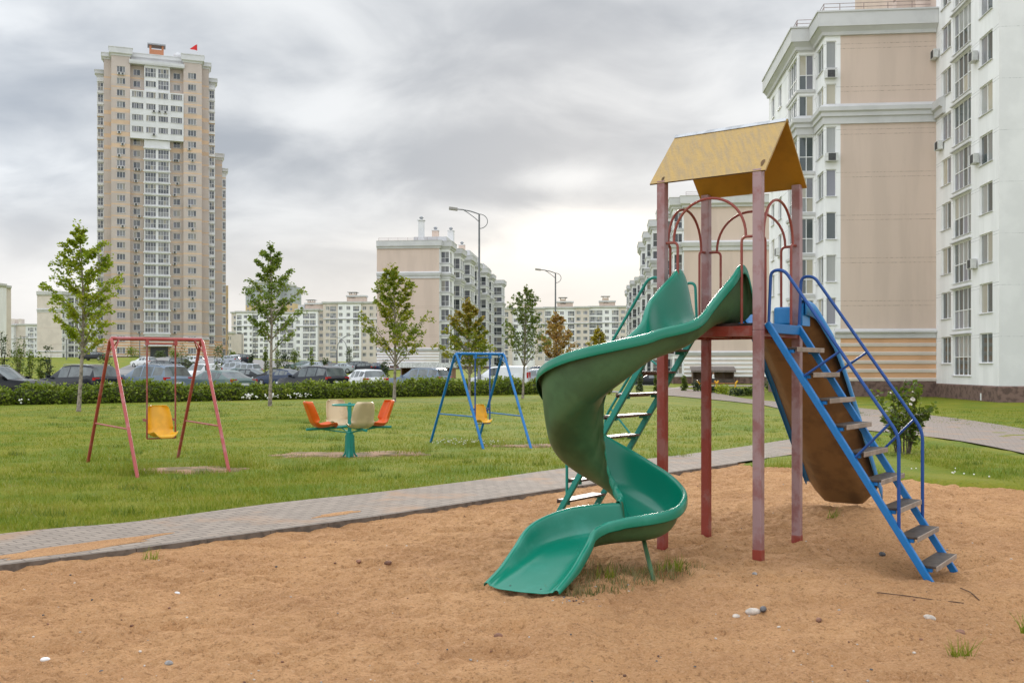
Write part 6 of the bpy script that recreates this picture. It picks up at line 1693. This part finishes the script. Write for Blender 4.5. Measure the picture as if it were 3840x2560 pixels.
def arc_lamp(u, Y, vt, dx_, label, white=False):
    p = gy(u, Y); s = Y / FPX; zt = EYE + (HV - vt) * s; L = abs(dx_) * s; sg = 1 if dx_ > 0 else -1
    root = thing('street_lamp', label, 'street lamp', p, 'street lamps')
    MB().tube([p - Zv * .1, Vector((p.x, p.y, zt - 2.2))], [.12, .09], 8).build('pole', lamp_metal, root)
    t = Vector((p.x, p.y, zt - 2.2))
    MB().tube([t + Vector((sg * L * a, 0, b)) for a, b in ((0, 0), (.08, .9), (.28, 1.6), (.6, 2.0), (1.0, 2.25))], .06, 6).build('arm', lamp_metal, root)
    MB().bar(t + Vector((sg * L * .92, 0, 2.2)), t + Vector((sg * L * 1.18, 0, 2.4)), .35, .2).build('lamp_head', frame_white if white else lamp_head, root)
arc_lamp(1263, 140, 1255, 58, 'curved street lamp with a pale head in front of the white house', True)
arc_lamp(1301, 175, 1262, -50, 'second curved street lamp bending left behind the pale headed one')
def post_lamp(u, Y, vt, label):
    p = gy(u, Y); zt = EYE + (HV - vt) * Y / FPX
    root = thing('street_lamp', label, 'street lamp', p, 'street lamps')
    MB().tube([p - Zv * .1, Vector((p.x, p.y, zt))], [.10, .07], 8).build('pole', lamp_metal, root)
    m = MB()
    for sg in (-1, 1): m.box((p.x + sg * .45, p.y, zt), (.75, .35, .16))
    m.build('lamp_head', lamp_head, root)
post_lamp(524, 170, 1242, 'straight lamp post with two flat heads before the tower entrance'); post_lamp(249, 170, 1272, 'thin lamp post behind the yellow green maple')
post_lamp(908, 260, 1250, 'thin distant lamp post left of the slim maple'); post_lamp(957, 260, 1275, 'thin distant lamp post beside the slim maple trunk'); post_lamp(90, 200, 1262, 'thin lamp post at far left before the low house')
# refuse shelter with white roof in front of the big beige house
p0 = gy(1497, 112); w = 205 / FPX * 112
rs_ = thing('refuse_shelter', 'long low brown shelter with a flat white roof before the beige house', 'shelter', p0 + Vector((w / 2, 0, 0)))
bz = p0.z
m = MB(); M_ = Matrix((D2, D1, Zv)).transposed(); c = p0 + D2 * w / 2 + D1 * 1.5
zt = EYE + (HV - 1360) / FPX * 112
m.box(c + Zv * (zt - bz - .28), (w, 3.4, .55), 0, M_); m.build('roof', mat('white_roof_edge', (.60, .60, .62), .7), rs_)
m = MB(); m.box(c + D1 * 1.3 + Zv * ((zt - bz - .55) / 2 - .2), (w - .3, .12, zt - bz - .2), 0, M_)
for sx in (-1, 1): m.box(c + D2 * sx * (w / 2 - .2) + Zv * ((zt - bz - .55) / 2 - .2), (.12, 2.6, zt - bz - .2), 0, M_)
m.build('wall', mat('brown_boarding', (.24, .12, .065), .8, .15, 6), rs_)
m = MB()
for i in range(5): m.box(c - D1 * 1.4 + D2 * (-w / 2 + .2 + (w - .4) * i / 4) + Zv * ((zt - bz - .55) / 2 - .2), (.1, .1, zt - bz - .2), 0, M_)
m.build('post', railing_mat, rs_)
# brown open shelter at the striped wall
Y = 135; p0 = P(2600, 1440, Y); p1 = P(2752, 1440, Y); w = p1.x - p0.x; gz_ = base(p0.x, Y) - .1
bs = thing('open_shelter', 'brown open shelter with sloping roof at the striped house wall', 'shelter', Vector((p0.x + w / 2, Y, gz_)))
zt = EYE + (HV - 1376) / FPX * Y
c = Vector((p0.x + w / 2, Y + .6, gz_)); bm_ = mat('dark_brown_metal', (.075, .055, .045), .6, .1, 4)
m = MB(); a0, a1 = c - D2 * (w / 2 + .25) - D1 * 1.0, c + D2 * (w / 2 + .25) - D1 * 1.0
q = [a0 + Zv * (zt - gz_ - .5), a1 + Zv * (zt - gz_ - .5), a1 + D1 * 1.9 + Zv * (zt - gz_), a0 + D1 * 1.9 + Zv * (zt - gz_)]
m.add(q + [v + Zv * .08 for v in q], [(3, 2, 1, 0), (4, 5, 6, 7), (0, 1, 5, 4), (1, 2, 6, 5), (2, 3, 7, 6), (3, 0, 4, 7)]); m.box(c - D1 * 1.0 + Zv * (zt - gz_ - .56), (w + .5, .06, .26), 0, M_)
m.build('roof', mat('grey_brown_roof', (.17, .14, .125), .6), bs)
m = MB(); m.box(c + D1 * .8 + Zv * 1.0, (w, .06, 2.0), 0, M_)
for sx in (-1, 1): m.box(c + D2 * sx * w / 2 + Zv * 1.0, (.06, 1.5, 2.0), 0, M_)
m.build('wall', mat('brown_shelter_panels', (.19, .125, .085), .7, .1, 2), bs)
m = MB()
for i in range(5): m.box(c - D1 * .8 + D2 * (-w / 2 + .05 + (w - .1) * i / 4) + Zv * .95, (.07, .07, 1.95), 0, M_)
m.build('post', bm_, bs)
m = MB(); m.box(c - D1 * .78 + Zv * .45, (w - .2, .03, .75), 0, M_); m.build('parapet', bm_, bs)
# benches with yellow ends in front of the juniper bed
for i, (ua, ub, lb) in enumerate(((2624, 2684, 'low orange bench with yellow ends, left of a pair, before the shelter'), (2690, 2756, 'low orange bench with yellow ends, right of a pair, before the shelter'))):
    Y = 112; p0, p1 = gy(ua, Y), gy(ub, Y); r_ = thing('bench', lb, 'bench', (p0 + p1) / 2, 'yellow ended benches')
    MB().bar(p0 + Zv * .42, p1 + Zv * .42, .35, .06).build('seat', mat('orange_board', (.50, .19, .05), .6), r_)
    for p, sg in ((p0, -1), (p1, 1)):
        MB().bar(p, p + Zv * .45 + Vector((sg * .1, 0, 0)), .3, .12).tube([p + Zv * .40 + Vector((sg * .06, 0, 0)), p + Zv * .72 + Vector((sg * .32, 0, 0))], .10, 8).build('end', yellow_plastic, r_)
# woman walking in front of the shelter
def person(p, label, h=1.68, heading=1.0):
    root = thing('person', label, 'person', p)
    s = h / 1.7; X = Vector((heading, 0, 0))
    V_ = {'pel': (0, 0, .92), 'chest': (.02, 0, 1.28), 'neck': (.03, 0, 1.46), 'head': (.05, 0, 1.58), 'top': (.05, 0, 1.68), 'hl': (0, -.09, .88), 'kl': (.14, -.09, .48), 'al': (.20, -.09, .08), 'tl': (.32, -.09, .03), 'hr': (0, .09, .88), 'kr': (-.06, .09, .47), 'ar': (-.24, .09, .12), 'tr': (-.14, .09, .03),
          'sl': (.02, -.18, 1.40), 'el': (-.10, -.22, 1.14), 'wl': (-.02, -.22, .90), 'hdl': (.02, -.22, .80), 'sr': (.02, .18, 1.40), 'er': (.10, .22, 1.13), 'wr': (.24, .20, .95), 'hdr': (.30, .19, .87)}
    R_ = {'pel': .15, 'chest': .15, 'neck': .055, 'head': .095, 'top': .07, 'hl': .10, 'kl': .06, 'al': .042, 'tl': .035, 'hr': .10, 'kr': .06, 'ar': .042, 'tr': .035, 'sl': .065, 'el': .045, 'wl': .032, 'hdl': .035, 'sr': .065, 'er': .045, 'wr': .032, 'hdr': .035}
    E_ = [('pel', 'chest'), ('chest', 'neck'), ('neck', 'head'), ('head', 'top'), ('pel', 'hl'), ('hl', 'kl'), ('kl', 'al'), ('al', 'tl'), ('pel', 'hr'), ('hr', 'kr'), ('kr', 'ar'), ('ar', 'tr'), ('chest', 'sl'), ('sl', 'el'), ('el', 'wl'), ('wl', 'hdl'), ('chest', 'sr'), ('sr', 'er'), ('er', 'wr'), ('wr', 'hdr')]
    nm = list(V_); me = bpy.data.meshes.new('body')
    me.from_pydata([(p.x + V_[k_][0] * s * heading, p.y + V_[k_][1] * s, p.z + V_[k_][2] * s) for k_ in nm], [(nm.index(a), nm.index(b)) for a, b in E_], [])
    o = link('body', me, root)
    m = bpy.data.materials.new('walker_clothes'); m.use_nodes = True; k_ = m.node_tree; q = NG(k_)
    z = q.sep(q.n('ShaderNodeTexCoord').outputs['Object'])[2]; r = q.math('SUBTRACT', z, p.z)
    c = q.mix(q.math('GREATER_THAN', r, .93 * s), (.02, .022, .03), (.72, .74, .72)); c = q.mix(q.math('GREATER_THAN', r, 1.43 * s), c, (.50, .32, .24)); c = q.mix(q.math('GREATER_THAN', r, 1.63 * s), c, (.22, .12, .06))
    k_.links.new(c, k_.nodes['Principled BSDF'].inputs['Base Color']); k_.nodes['Principled BSDF'].inputs['Roughness'].default_value = .8
    me.materials.append(m)
    sk = o.modifiers.new('skin', 'SKIN')
    for i, k2 in enumerate(nm): me.skin_vertices[0].data[i].radius = (R_[k2] * s, R_[k2] * s)
    me.skin_vertices[0].data[0].use_root = True
    su = o.modifiers.new('smooth', 'SUBSURF'); su.levels = 2; su.render_levels = 2
    hm = MB(); hm.lathe((p.x + .035 * heading * s, p.y, p.z + 1.50 * s), [(.0, -.04), (.085, .0), (.115, .08), (.11, .14), (.07, .20), (0, .215)], 10); hm.build('hair', mat('brown_hair', (.20, .10, .05), .7), root)
person(gy(2674, 122) , 'woman in a white top and dark trousers walking past the brown shelter')
# low bed edging and distant fence on the lawn at the end of the green ladder
fm_ = MB(); pts_ = [gy(u, 96) for u in (2310, 2350, 2400, 2450)]
for a, b in zip(pts_[:-1], pts_[1:]): fm_.tube([a + Zv * .35, b + Zv * .35], .02, 5); fm_.tube([a, a + Zv * .38], .025, 5)
tag(fm_.build('low_fence', mat('pale_rail', (.5, .5, .45), .6)), 'low pale rail fence on the far lawn behind the green ladder', 'fence')
